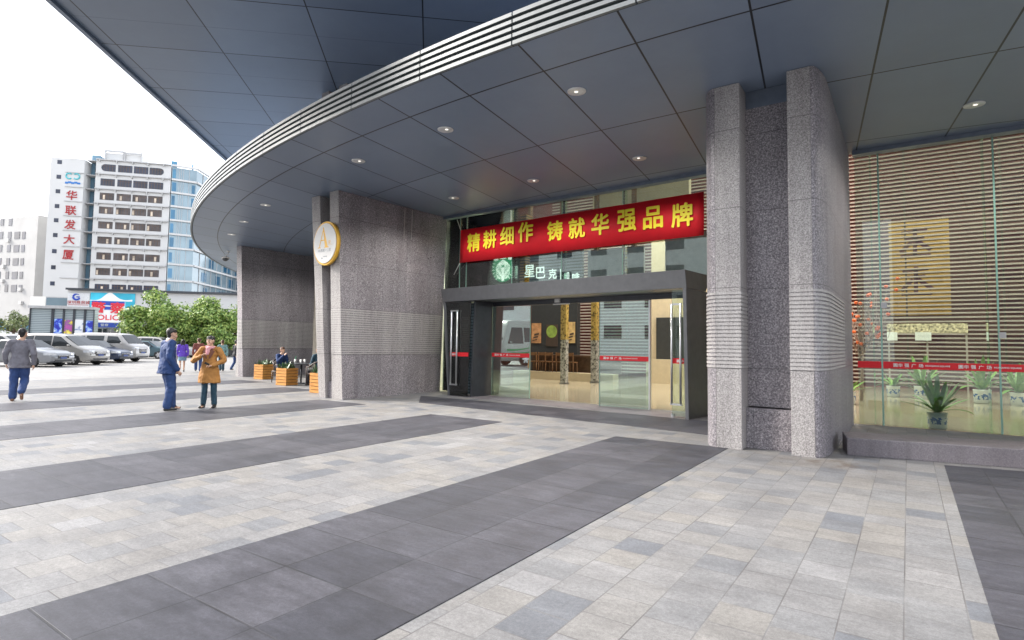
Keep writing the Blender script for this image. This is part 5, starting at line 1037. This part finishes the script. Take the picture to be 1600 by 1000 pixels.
def park(k, name, label, col, px, depth, turn=0.0, ref='front_wheel', dz=0.0):
    """put the near front wheel at photo column px, at the given distance along the view"""
    S = CARS[k]; rz = math.atan2(HD.y, HD.x)+radians(turn); p = D(px, 531, depth); c_, s_ = cos(rz), sin(rz); lx_, ly_ = S['wh'][1]-S['L']/2, -(S['W']/2-0.1)
    return make_car(k, name, label, col, (p.x-(lx_*c_-ly_*s_), p.y-(lx_*s_+ly_*c_), dz), rz, "cars parked in the lot")
park('sedan',"parked_car","silver sedan parked in front of the minivan, behind the walking man","paint_silver",53,30.3,-4)
park('mpv',"parked_van","pale silver minivan parked between the sedan and the white van","paint_champagne",117,33.2,-3)
park('sedan',"parked_car","dark navy car nearly hidden between the minivan and the white van","paint_navy",160,36.8,-2)
park('van',"parked_van","white boxy passenger van parked right of the minivan","paint_white",187,39.2,-3)
park('sedan',"parked_car","dark teal car parked behind the white van's nose","paint_teal",250,46.5,2)
park('sedan',"parked_car","white car showing its nose beside the purple topped woman","paint_white",286,50.5,0)
park('mpv',"parked_van","white minivan with only its roof showing behind the dark teal car","paint_white",262,52.5,0)
park('mpv',"parked_van","pale van at the left edge behind the walking man","paint_white",22,39.5,-2)

# ================================================================== TREES
NBp = NB("leaf_tree"); c = NBp.co(); oi = NBp.n("ShaderNodeNewGeometry"); 
NBp.base(NBp.ramp(NBp.math('ADD', NBp.math('MULTIPLY', oi.outputs['Random Per Island'], 0.6), NBp.math('MULTIPLY', NBp.noise(c, 0.9, 3), 0.45)), [(0.15,(0.06,0.13,0.03)),(0.5,(0.19,0.31,0.06)),(0.85,(0.42,0.5,0.13))])); NBp.pr(0.55)
NBp.p.inputs['Transmission Weight'].default_value = 0.0
NBp = NB("leaf_olive"); c = NBp.co(); oi = NBp.n("ShaderNodeNewGeometry"); NBp.base(NBp.ramp(oi.outputs['Random Per Island'], [(0.1,(0.07,0.11,0.04)),(0.9,(0.26,0.3,0.12))])); NBp.pr(0.6)
mat("bark", (0.13,0.09,0.06), 0.9, var=0.3, scale=9)
def tree(loc, crown, lab, seed, n=15000, leaf=0.17, m_="leaf_tree", lobes=30):
    rr = random.Random(seed); cw_, cd_, z0, z1 = crown; t = thing("tree", lab, "tree", loc); tk = MB(); zc = (z0+z1)/2; tips = []
    tk.tube([(0,0,0),(0.04,0.02,z0*0.6),(0,0.05,z0+0.3),(0.05,0,zc)], [0.19,0.15,0.13,0.07], 9)
    for i in range(lobes):
        a_ = i*2.4+rr.uniform(-.3,.3); q = (i+0.5)/lobes; f = math.sqrt(q); z = z0+(z1-z0)*(0.12+0.74*rr.random()*(1.12-0.5*f)); tips.append(Vector((cos(a_)*cw_*0.40*f, sin(a_)*cd_*0.40*f, z)))
    tips.append(Vector((0,0,z1-0.5)))
    for q in tips: tk.tube([(0,0.03,z0+0.15),q*0.5+Vector((0,0,(z0+0.2)*0.5)),q], [0.07,0.045,0.02], 6)
    tk.build("trunk", "bark", t, True); cr = MB(); vs = []; fs = []
    rad = [rr.uniform(0.16,0.25)*cw_*0.8 for _ in tips]
    for i in range(n):
        k = rr.randrange(len(tips)); d_ = Vector((rr.gauss(0,1), rr.gauss(0,1), rr.gauss(0,0.8))).normalized(); R2 = rad[k]*(rr.random()**0.35)*(1+0.35*noise.noise(d_*2.3+Vector((k*3.1,0,seed))))
        p = tips[k]+Vector((d_.x*R2, d_.y*R2, d_.z*R2*0.72)); 
        if p.z < z0-0.1: p.z = z0+rr.random()*0.4
        nn = (d_*0.7+Vector((rr.gauss(0,.6),rr.gauss(0,.6),rr.gauss(0.35,.5)))).normalized(); x_ = nn.orthogonal().normalized(); x_ = Matrix.Rotation(rr.random()*6.28,3,nn) @ x_; y_ = nn.cross(x_); s_ = leaf*rr.uniform(0.6,1.3)
        o = len(vs); vs += [p-x_*s_, p+y_*s_*0.42+nn*s_*0.1, p+x_*s_, p-y_*s_*0.42+nn*s_*0.1]; fs.append((o,o+1,o+2,o+3))
    cr.add(vs, fs); cr.build("crown", m_, t, True); return t
def gpos(px, depth): p = D(px, 530, depth); return (p.x, p.y, 0)
tree(gpos(240,56), (6.6,5.4,0.75,6.2), "dense broad green tree with bright leaves between the police booth and the second tree", 3)
tree(gpos(322,57), (6.8,5.4,0.75,5.7), "dense broad green tree right of the bigger tree, beside the far pillar", 5)
tree(gpos(372,59), (5.0,5.0,0.8,5.5), "green tree mostly hidden behind the far granite pillar", 9, 2600)
tree(gpos(285,66), (5.5,5.0,1.0,5.9), "darker green tree seen in the gap behind the two bright trees", 7, 3500)
tree(gpos(20,66), (4.6,4.4,2.0,4.6), "small loose olive green tree left of the grey shutter shed", 8, 1800, 0.16, "leaf_olive")
# low wall behind the walkers
a_, b_ = Vector(gpos(232,58.5)), Vector(gpos(395,60.5)); u = (b_-a_); un = u.normalized(); nn = Vector((un.y,-un.x,0)); mat("concrete", (0.34,0.34,0.35), 0.85, var=0.2, scale=0.8)
t = thing("parking_wall", "low grey concrete wall under the trees behind the walkers", "wall", a_); MB().obox(a_, u, -nn*0.3, (0,0,1.5)).build("wall_body", "concrete", t); MB().obox(a_+nn*0.04+Vector((0,0,1.501)), u, -nn*0.38, (0,0,0.1)).build("coping", "wall_grey", t)
mb = MB(); 
for i in range(14): mb.obox(a_+u*((i+0.5)/14)+nn*0.02, un*0.18, -nn*0.019, (0,0,1.49))
mb.build("ribs", "wall_grey", t)

# ================================================================== POLICE BOOTH, SHED, STREET FRONT
def plane(px0, d0, px1, d1):
    a = D(px0, 531, d0); b = D(px1, 531, d1); u = Vector((b.x-a.x, b.y-a.y, 0)).normalized(); return (a, b, u, Vector((u.y, -u.x, 0)))
def rect(mb, P, px0, py0, px1, py1, d0, d1, pym=None, mi=0):
    """box whose face fills the given photo rectangle on plane P, from d0 to d1 metres in front of it"""
    a, b, u, n = P; xm = (px0+px1)/2; zt = V(xm, py0, a, b).z; zb = V(xm, py1, a, b).z; ym = pym or 531
    p0 = V(px0, ym, a, b); p1 = V(px1, ym, a, b); o = Vector((p0.x, p0.y, zb))+n*d0; return mb.obox(o, Vector((p1.x-p0.x, p1.y-p0.y, 0)), n*(d1-d0), (0,0,zt-zb))
def rectz(mb, P, px0, px1, z0, z1, d0, d1, pym=531, mi=0):
    a, b, u, n = P; p0 = V(px0, pym, a, b); p1 = V(px1, pym, a, b); o = Vector((p0.x, p0.y, z0))+n*d0; return mb.obox(o, Vector((p1.x-p0.x, p1.y-p0.y, 0)), n*(d1-d0), (0,0,z1-z0))
def ptext(mb, P, ch, px, py, hpx, bold=0.02, d=0.02, wpx=None, pym=531):
    a, b, u, n = P; p = V(px, pym, a, b); q0 = V(px, py-hpx/2, a, b).z; q1 = V(px, py+hpx/2, a, b).z; h = q0-q1; add_text(mb, ch, Vector((p.x,p.y,(q0+q1)/2))+n*d, u, (0,0,1), h, bold, 0, 0, h*wpx/hpx if wpx else None)
NBp = NB("shutter"); c = NBp.co(True); z_ = NBp.xyz(c)[2]; NBp.base(NBp.mix(NBp.lines(z_, 0.16, 0, 0.05), (0.36,0.42,0.44), (0.15,0.18,0.19))); NBp.pr(0.45, 0.3)
NBp = NB("poster_blue"); c = NBp.co(True); n_ = NBp.noise(c, 2.2, 4, 0.6); NBp.base(NBp.ramp(n_, [(0.44,(0.02,0.03,0.4)),(0.5,(0.05,0.12,0.65)),(0.58,(0.4,0.6,0.85)),(0.66,(0.85,0.85,0.9))])); NBp.pr(0.4)
NBp = NB("poster_yellow"); c = NBp.co(True); n_ = NBp.noise(c, 1.6, 4, 0.6); NBp.base(NBp.ramp(n_, [(0.42,(0.45,0.1,0.35)),(0.47,(0.15,0.08,0.3)),(0.53,(0.85,0.65,0.05)),(0.66,(0.9,0.8,0.2))])); NBp.pr(0.4)
NBp = NB("poster_cars"); c = NBp.co(True); n_ = NBp.noise(c, 1.3, 3, 0.5); NBp.base(NBp.ramp(n_, [(0.38,(0.08,0.15,0.4)),(0.43,(0.78,0.8,0.82)),(0.8,(0.82,0.83,0.85))])); NBp.pr(0.4)
mat("sign_blue", (0.015,0.06,0.42), 0.4); mat("sky_blue", (0.04,0.45,0.62), 0.5, var=0.35, scale=0.15)
SH = plane(44,52,146,53.5); t = thing("shutter_shed", "long grey shed with roller shutters and bright posters behind the parked vans", "shed", (SH[0]+SH[1])/2*1.0)
t.location.z = 0; mb = MB(); rectz(mb, SH, 44.5, 146, 0.0, 4.25, -0.9, -0.02); mb.build("wall", "shutter", t); mb = MB(); rectz(mb, SH, 43, 147, 4.26, 4.48, -1.0, 0.35); mb.build("roof", "wall_grey", t)
for x0, x1 in ((44.3,46),(78.5,82.5),(96.5,99),(112.5,115.5),(129.5,132.5),(144.5,146)): mb = MB(); rectz(mb, SH, x0, x1, 0, 4.24, -0.015, 0.12); mb.build("post", "metal_dark", t)
for x0, x1, y0, mm in ((83.5,96,498,"poster_blue"),(99.5,112,500,"poster_yellow"),(116,129,499,"poster_cars"),(133,144,501,"poster_blue")):
    mb = MB(); rect(mb, SH, x0, y0, x1, 524, 0.0, 0.06); mb.build("poster_panel", mm, t)
BO = plane(138,60,196,61.5); t = thing("police_sign", "white board with huge red police characters over the booth", "sign", (BO[0]+BO[1])/2); mb = MB(); rect(mb, BO, 140, 470.5, 192, 503, -0.25, 0); mb.build("board", "white_paint", t)
mb = MB(); rect(mb, BO, 140, 470.5, 192, 477, 0.001, 0.02); rect(mb, BO, 160.5, 479, 171, 484, 0.001, 0.02); mb.build("blue_stripe", "sign_blue", t); mat("police_red", (0.7,0.02,0.04), 0.4)
for ch, px, py, h_, w_ in (("\u8b66",151,480,17.5,18.5),("\u5bdf",181,481,17.5,19)): mb = MB(); ptext(mb, BO, ch, px, py, h_, 0.03, 0.10, w_); mb.build("character", "police_red", t)
mb = MB(); ptext(mb, BO, "POLICE", 167, 496, 8.5, 0.02, 0.05, 41); mb.build("lettering", "police_red", t)
mb = MB(); rectz(mb, BO, 142, 143.5, 0.01, 3.3, -0.2, -0.05); rectz(mb, BO, 189, 190.5, 0.01, 3.3, -0.2, -0.05); mb.build("support", "wall_grey", t)
BK = plane(146,58,190,59.2); t = thing("police_booth", "small glazed booth with a blue awning under the red police sign", "booth", (BK[0]+BK[1])/2); t.location.z = 0
mb = MB(); rect(mb, BK, 147, 511, 186, 552, -2.5, -0.1); mb.build("cabin", "wall_white", t); mb = MB(); rect(mb, BK, 146, 504.5, 188, 511.5, -0.09, 0.7); mb.build("awning", "sign_blue", t)
for x0, x1 in ((149,158),(160,171),(173,184)): mb = MB(); rect(mb, BK, x0, 513.5, x1, 523, -0.09, -0.05); mb.build("window", "car_glass", t)
mb = MB(); ptext(mb, BK, "\u8b66\u5bdf", 163, 508, 4.5, 0.0, 0.72, 10); mb.build("awning_lettering", "white_paint", t)
# blue hoarding at the left edge
HO = plane(-25,72,46,74); t = thing("hoarding", "blue hoarding with white markings behind the small left tree", "fence", (HO[0]+HO[1])/2); t.location.z = 0; mb = MB(); rect(mb, HO, -25, 503, 46, 516, -0.1, 0); mb.build("banner_panel", "sign_blue2", t)
mb = MB(); rect(mb, HO, 6, 509, 26, 511.5, 0.001, 0.03); rect(mb, HO, 30, 507, 40, 508.5, 0.001, 0.03); mb.build("marking", "white_paint", t); mb = MB(); rectz(mb, HO, -25, 46, 0, 2.6, -0.25, -0.11); mb.build("board", "wall_white", t)

# ================================================================== BACKGROUND BUILDINGS
mat("win_dark", (0.022,0.028,0.05), 0.35, var=0.5, scale=0.35); mat("win_brown", (0.06,0.05,0.05), 0.4, var=0.7, scale=0.5); mat("curtain", (0.5,0.42,0.33), 0.7, var=0.5, scale=0.7); mat("slate_blue", (0.10,0.19,0.26), 0.3, var=0.2, scale=0.3); mat("facade_grey", (0.36,0.36,0.36), 0.8, var=0.06, scale=0.3); mat("facade_white", (0.54,0.54,0.535), 0.75, var=0.03, scale=0.15)
mat("glass_blue", (0.03,0.11,0.19), 0.08, 0.3, var=0.45, scale=0.12); mat("glass_pale", (0.19,0.26,0.30), 0.1, 0.2, var=0.25, scale=0.1); mat("steel_blue", (0.05,0.2,0.33), 0.3, var=0.3, scale=0.2)
TB = plane(70,128,266,134); YM = 350
t = thing("tower_block", "tall white office tower with red vertical characters and rows of windows", "building", (TB[0]+TB[1])/2); t.location.z = 0; ta, tb, tu, tn = TB
ztop = V(205,254,ta,tb).z
mb = MB(); rectz(mb, TB, 145, 263.5, 0, ztop, -22, 0, YM); mb.build("front_wall", "facade_white", t); mb = MB(); rectz(mb, TB, 78, 131, 0, V(115,250,ta,tb).z, -22, 1.2, YM); mb.build("side_slab", "facade_white", t)
mb = MB(); rectz(mb, TB, 131.2, 144.8, 0, ztop+1.6, -22, -2.0, YM); mb.build("recess_wall", "slate_blue", t)
rows = (265,287.5,309.5,331,354,377.5,402,426,451); cols = (153.5,180,205,229.5)
for i, y in enumerate(rows):
    zc = V(205,y,ta,tb).z
    for j, x in enumerate(cols):
        pr = 0.82; mb = MB()
        if i == 0 and j in (0,3):
            a0 = V(x,YM,ta,tb); a1 = V(x+22.5,YM,ta,tb); W0 = (a1-a0).length; pts = []
            for q in range(9):
                an = pi/2+pi*q/8; pts.append((pr+pr*cos(an), pr*sin(an)))
            pts += [(W0,-pr),(W0,pr)]
            if j == 3: pts = [(W0-px_, pz_) for px_, pz_ in pts][::-1]
            n_ = len(pts); base_ = [Vector((a0.x,a0.y,zc))+tu*px_+Vector((0,0,pz_))+tn*0.001 for px_, pz_ in pts]; mb.add(base_+[q+tn*0.06 for q in base_], [tuple(range(n_,2*n_))[::-1]]+[(k,(k+1)%n_,n_+(k+1)%n_,n_+k) for k in range(n_)])
        else: rectz(mb, TB, x, x+22.5, zc-pr, zc+pr, 0.001, 0.06, YM)
        wd = mb.build("window", "win_dark" if i < 2 or i == 8 else "win_brown", t); mb = MB()
        rr = random.Random(i*10+j)
        for k in range(1,5): xx = x+22.5*k/5; rectz(mb, TB, xx-0.3, xx+0.3, zc-pr*0.95, zc+pr*0.95, 0.061, 0.09, YM)
        rectz(mb, TB, x+0.2, x+22.3, zc+pr*0.42, zc+pr*0.5, 0.091, 0.11, YM); mb.build("glazing_bar", "wood_dark", wd)
        if i > 1:
            k = rr.randrange(4); mb = MB(); rectz(mb, TB, x+22.5*k/5+0.6, x+22.5*(k+1)/5-0.6, zc-pr*0.9, zc+pr*0.38, 0.061, 0.07, YM); mb.build("blind", "curtain", wd)
mb = MB()
for y in (254,276,299,321,344,366,389.5,415,438):
    z = V(205,y,ta,tb).z; rectz(mb, TB, 146, 263, z, z+0.22, 0.001, 0.55, YM)
    for x in cols+(254,): rectz(mb, TB, x-2.6, x-1.0, z-0.45, z-0.001, 0.001, 0.5, YM)
mb.build("ledges", "wall_grey", t); mb = MB()
for y in (249.5,272.5,294.5,317,339.5,362,387,412,436): z = V(115,y,ta,tb).z; mb = MB(); rectz(mb, TB, 103, 131, z, z+0.14, 1.201, 1.45, YM); mb.build("slab_ledge", "wall_grey", t); mb = MB(); rectz(mb, TB, 131.2, 144.8, z, z+0.14, -1.9, 0.4, YM); mb.build("recess_ledge", "wall_grey", t)
for y in (255.5,278.5,301,324,346,369,394,419,444): z = V(95,y,ta,tb).z; mb = MB(); rectz(mb, TB, 88.5, 95.5, z-0.45, z+0.45, 1.201, 1.25, YM); mb.build("small_window", "win_dark", t)
for y in rows: z = V(138,y,ta,tb).z; mb = MB(); rectz(mb, TB, 137.5, 144, z-0.9, z+0.9, -1.999, -1.95, YM); mb.build("recess_window", "win_dark", t)
for ch, y in (("\u534e",307),("\u8054",330.5),("\u53d1",352.5),("\u5927",375.5),("\u53a6",399.5)):
    mb = MB(); q = 114; a0 = V(q,YM,ta,tb); z = V(q,y,ta,tb).z; add_text(mb, ch, Vector((a0.x,a0.y,z))+tn*1.32, tu, (0,0,1), 2.15, 0.02, 0, 0, 2.2); mb.build("character", "red_letter", t)
mat("emblem_teal", (0.1,0.45,0.5), 0.5); mat("emblem_blue", (0.02,0.15,0.45), 0.5)
for dz_, mm in ((277.5,"emblem_teal"),(287.5,"emblem_blue")):
    mb = MB(); z = V(114,dz_,ta,tb).z; a0 = V(114,YM,ta,tb)
    if mm == "emblem_teal":
        for sx in (-1,1):
            pts = [Vector((a0.x,a0.y,z))+tn*1.3+tu*(sx*0.72+0.6*cos(q*pi/8))+Vector((0,0,0.62*sin(q*pi/8))) for q in range(2 if sx<0 else -6, 15 if sx<0 else 7)]; mb.tube(pts, 0.16, 6)
        mb.build("emblem", mm, t)
    else:
        for k in range(5): mb.obox(Vector((a0.x,a0.y,z-0.3+0.14*(k%2)))+tn*1.21+tu*(-1.45+0.6*k), tu*0.56, tn*0.1, (0,0,0.42))
        mb.build("emblem_base", mm, t)
mb = MB(); zr0 = ztop
for x in (146,175.5,178,205.5): rectz(mb, TB, x, x+1.6, zr0, zr0+4.2, -6, -5.6, 240)
rectz(mb, TB, 146, 177, zr0+3.8, zr0+4.21, -6.01, -5.5, 240); rectz(mb, TB, 178, 207, zr0+3.6, zr0+4.0, -6.01, -5.5, 240); mb.build("roof_frame", "wall_grey", t)
mb = MB(); rectz(mb, TB, 147, 206, zr0, zr0+3.6, -10, -6.1, 240); mb.build("penthouse", "facade_white", t)
# glass block beside the tower
GB = plane(264.5,134.2,304,137); t = thing("glass_office", "blue glass office block with white floor bands stepping back beside the tower", "building", (GB[0]+GB[1])/2); t.location.z = 0; ga, gb_, gu, gn = GB
vdir = Vector((ray(745,540).x, ray(745,540).y, 0)).normalized(); c1 = V(304,YM,ga,gb_); c0_ = V(264.8,YM,ga,gb_); c2 = Vector((c1.x,c1.y,0))+vdir*75; rn = Vector((vdir.y,-vdir.x,0))
gz = V(270,261,ga,gb_).z; mb = MB(); mb.prism([(c0_.x,c0_.y),(c1.x,c1.y),(c2.x,c2.y),(c2.x-gn.x*4-rn.x*20,c2.y-rn.y*20),(c0_.x-gn.x*20,c0_.y-gn.y*20)], 0, gz); mb.build("glass_body", "glass_pale", t)
for k, y in enumerate((260,282,302.5,324,345.5,367.5,389.5,414.5,440)):
    z = V(270,y,ga,gb_).z; mb = MB(); mb.obox(Vector((c0_.x,c0_.y,z))+gn*0.001, Vector((c1.x-c0_.x,c1.y-c0_.y,0)), gn*0.45, (0,0,0.42)); mb.obox(Vector((c1.x,c1.y,z))+rn*0.001, vdir*75, rn*0.45, (0,0,0.42)); mb.build("floor_band", "facade_white", t)
for k, y in enumerate((271,292,313,335,356.5,378.5,402,427,452)):
    z = V(270,y,ga,gb_).z; mm = "glass_blue" if k > 0 else "steel_blue"; mb = MB(); rectz(mb, GB, 266, 272.5 if k%2 else 271, z-1.1, z+1.1, 0.001, 0.08, YM); mb.build("tinted_pane", mm, t)
    if k in (1,2,5): mb = MB(); rectz(mb, GB, 297, 302, z-1.1, z+1.0, 0.001, 0.08, YM); mb.build("tinted_pane", mm, t)
    rr = random.Random(k+40); s0 = 0
    while s0 < 66:
        s0 += rr.uniform(2,9); w_ = rr.uniform(1.5,4); mb = MB(); mb.obox(Vector((c1.x,c1.y,z-1.1))+vdir*s0+rn*0.001, vdir*w_, rn*0.07, (0,0,2.2)); mb.build("tinted_pane", mm, t); s0 += w_
mb = MB()
for x in (276.5,279.5,283,292): rectz(mb, GB, x, x+0.5, 0, gz, 0.001, 0.12, YM)
for q in range(1,24): mb.obox(Vector((c1.x,c1.y,0))+vdir*(q*3.1)+rn*0.001, vdir*0.14, rn*0.12, (0,0,gz))
mb.build("mullions", "wall_grey", t); mb = MB(); rectz(mb, GB, 268, 277, gz, gz+1.7, -4, -1, 262); rectz(mb, GB, 300.5, 303, gz, gz+1.6, -4, -1, 262); mb.build("roof_plant", "steel_blue", t)
# white block with red hanging sign
RB = plane(338,168,400,160); t = thing("far_block", "distant white block with a red hanging sign beside the far pillar", "building", (RB[0]+RB[1])/2); t.location.z = 0
mb = MB(); rect(mb, RB, 338, 405, 400, 531, -15, 0); mb.build("wall", "facade_white", t)
for y in (420,440,460):
    for x in (342,357.5,364.5,372,380,388): mb = MB(); rect(mb, RB, x, y-4.5, x+4.5, y+4.5, 0.001, 0.06, YM+60); mb.build("window", "win_dark", t)
mb = MB(); rect(mb, RB, 347.5, 417, 354.5, 449, 0.3, 0.6, YM+60); rs_ = mb.build("hanging_sign", "red_band", t); mb = MB()
for y in (422,430,437): rect(mb, RB, 349, y-2, 353, y+2, 0.601, 0.63, YM+60)
mb.build("sign_marks", "white_paint", rs_)
# left white flats
LB = plane(-60,150,64,138); t = thing("white_flats", "white block of flats with small dark windows at the left edge", "building", (LB[0]+LB[1])/2); t.location.z = 0
mb = MB(); rect(mb, LB, -60, 343, 48, 531, -18, 0); mb.build("wall", "facade_grey", t)
for y in (347.5,368,388.5,409,430,450.5):
    for x, w_ in ((-26,5),(-14,8),(-3,5),(10,5),(20,8.5),(32,5)):
        if y < 350 and x > 12: continue
        mb = MB(); rect(mb, LB, x, y-5.5, x+w_, y+5.5, 0.001, 0.08, 410); wd = mb.build("window", "win_dark", t)
ac = None
for x, y in ((12,376),(7,416.5),(7,439),(36,452),(38,473)):
    mb = MB(); rect(mb, LB, x-2.2, y-2.4, x+2.2, y+2.4, 0.001, 0.5, 410); mb.build("air_conditioner", "wall_grey", t)
# podium with billboards
PD = plane(40,100,400,108); t = thing("shop_podium", "low white shop building with a dark roof edge in front of the tower", "building", (PD[0]+PD[1])/2); t.location.z = 0
mb = MB(); rect(mb, PD, 101.5, 457.5, 395, 531, -12, 0); mb.build("wall", "facade_white", t); mb = MB(); rect(mb, PD, 101, 454.3, 395, 457.3, -12, 0.7); mb.build("roof_edge", "metal_dark", t); mb = MB(); rect(mb, PD, 40, 463, 101, 531, -12, -0.6); mb.build("side_wall", "wall_cream", t)
mb = MB(); rect(mb, PD, 66, 463.5, 101, 478, -0.599, -0.3); mb.build("window_frame", "wall_grey", t); mb = MB(); rect(mb, PD, 67.2, 465, 100, 477, -0.299, -0.28); mb.build("window_glass", "glass_pale", t)
t = thing("bank_sign", "grey sign board with a blue round emblem and a row of red characters", "sign", V(121,470,PD[0],PD[1])); mb = MB(); rect(mb, PD, 103, 457.9, 137.5, 481, 0.001, 0.25); mb.build("board", "wall_grey2", t)
mb = MB(); c_ = V(121,464,PD[0],PD[1])+PD[3]*0.3; mb.tube([c_+PD[2]*(0.52*cos(q))+Vector((0,0,0.5*sin(q))) for q in [0.9+5.0*i/16 for i in range(17)]], [0.05+0.12*min(1,i/6)*(1 if i<14 else 0.8) for i in range(17)], 6); mb.obox(c_+Vector((0,0,-0.08)), PD[2]*0.5, PD[3]*0.05, (0,0,0.16)); mb.build("emblem", "sign_blue", t)
mb = MB(); ptext(mb, PD, "\u56fd\u5bb6\u5f00\u53d1\u90e8"[:5] if False else "\u6df1\u5733\u5546\u8d38\u57ce", 120.5, 472.5, 5.2, 0.02, 0.27, 32); mb.build("lettering", "red_letter", t); mb = MB(); rect(mb, PD, 104.5, 476, 136, 476.8, 0.251, 0.27); mb.build("underline", "red_letter", t)
t = thing("billboard", "long sky blue billboard with a pale wave above the police sign", "billboard", V(172,466,PD[0],PD[1])); mb = MB(); rect(mb, PD, 138.5, 458, 208, 485, 0.001, 0.2); mb.build("board", "sky_blue", t)
mb = MB(); a_, b_, u, n = PD; pts = []
for q in range(25): f = q/24; x = 138.7+69*f; y = 468-9.5*math.exp(-((x-172)/11)**2)+1.2*sin(f*9); p = V(x, 466, a_, b_); pts.append(Vector((p.x,p.y,V(x,y,a_,b_).z))+n*0.21)
zb = V(172,470.5,a_,b_).z; mb.add(pts+[Vector((p.x,p.y,zb)) for p in pts], [(i,i+1,26+i,25+i) for i in range(24)]); mb.build("wave", "white_paint", t)

# ================================================================== ACROSS THE PLAZA (seen mirrored in the glass)
pa = (PP(0.97,0.9)+PP(2.31,0.9))/2; pb_ = pa+Vector((1,0,0)); mn = Vector((pb_.y-pa.y, pa.x-pb_.x, 0)).normalized()
def mirrored(p): d = (Vector((p.x,p.y,0))-Vector((pa.x,pa.y,0))).dot(mn); return Vector((p.x,p.y,0))-mn*2*d
v0, v1 = mirrored(G(783,572)), mirrored(G(1000,569)); rz = math.atan2((v0-v1).y, (v0-v1).x); d_ = (v0-v1).normalized(); nrm = Vector((-d_.y,d_.x,0)); nrm = nrm if nrm.dot(Vector((pa.x,pa.y,0))-v0) < 0 else -nrm
mat("block_brown", (0.2,0.17,0.15), 0.8); mat("bus_green", (0.02,0.3,0.1), 0.4); ctr = v0-d_*4.4+nrm*1.3
make_car('bus', "minibus", "white minibus with green swooshes standing across the plaza, mirrored in the left sliding door", "paint_white", (ctr.x,ctr.y,0), rz, None, "bus_green").scale = (1.25,1.25,1.25)
ob = mirrored(D(1040,430,75)); t = thing("opposite_block", "pale grey block across the street, mirrored in the glass above the doors", "building", (ob.x,ob.y,0), math.atan2(ob.y,ob.x)+pi/2+0.35)
MB().box(-24,-6,0,24,6,17).build("wall", "wall_grey2", t, True)
for z in (2.5,6.2,9.9,13.4):
    for x in range(-20,24,5): MB().box(x-1.1,-6.05,z,x+1.1,-6.001,z+1.6).build("window", "win_dark", t, True); MB().box(x-1.1,6.001,z,x+1.1,6.05,z+1.6).build("window", "win_dark", t, True)

t = thing("brown_block", "long brown and grey block far behind the viewer, mirrored faintly in the slatted window", "building", (12,-82,0))
MB().box(-165,-7,0,55,0,36).build("wall", "block_brown", t, True)
for z in (2,7,12,17,22,27,31):
    for x in range(-99,54,9): MB().box(x-1.7,0.001,z,x+1.7,0.05,z+2).build("window", "win_dark", t, True)
#@@END
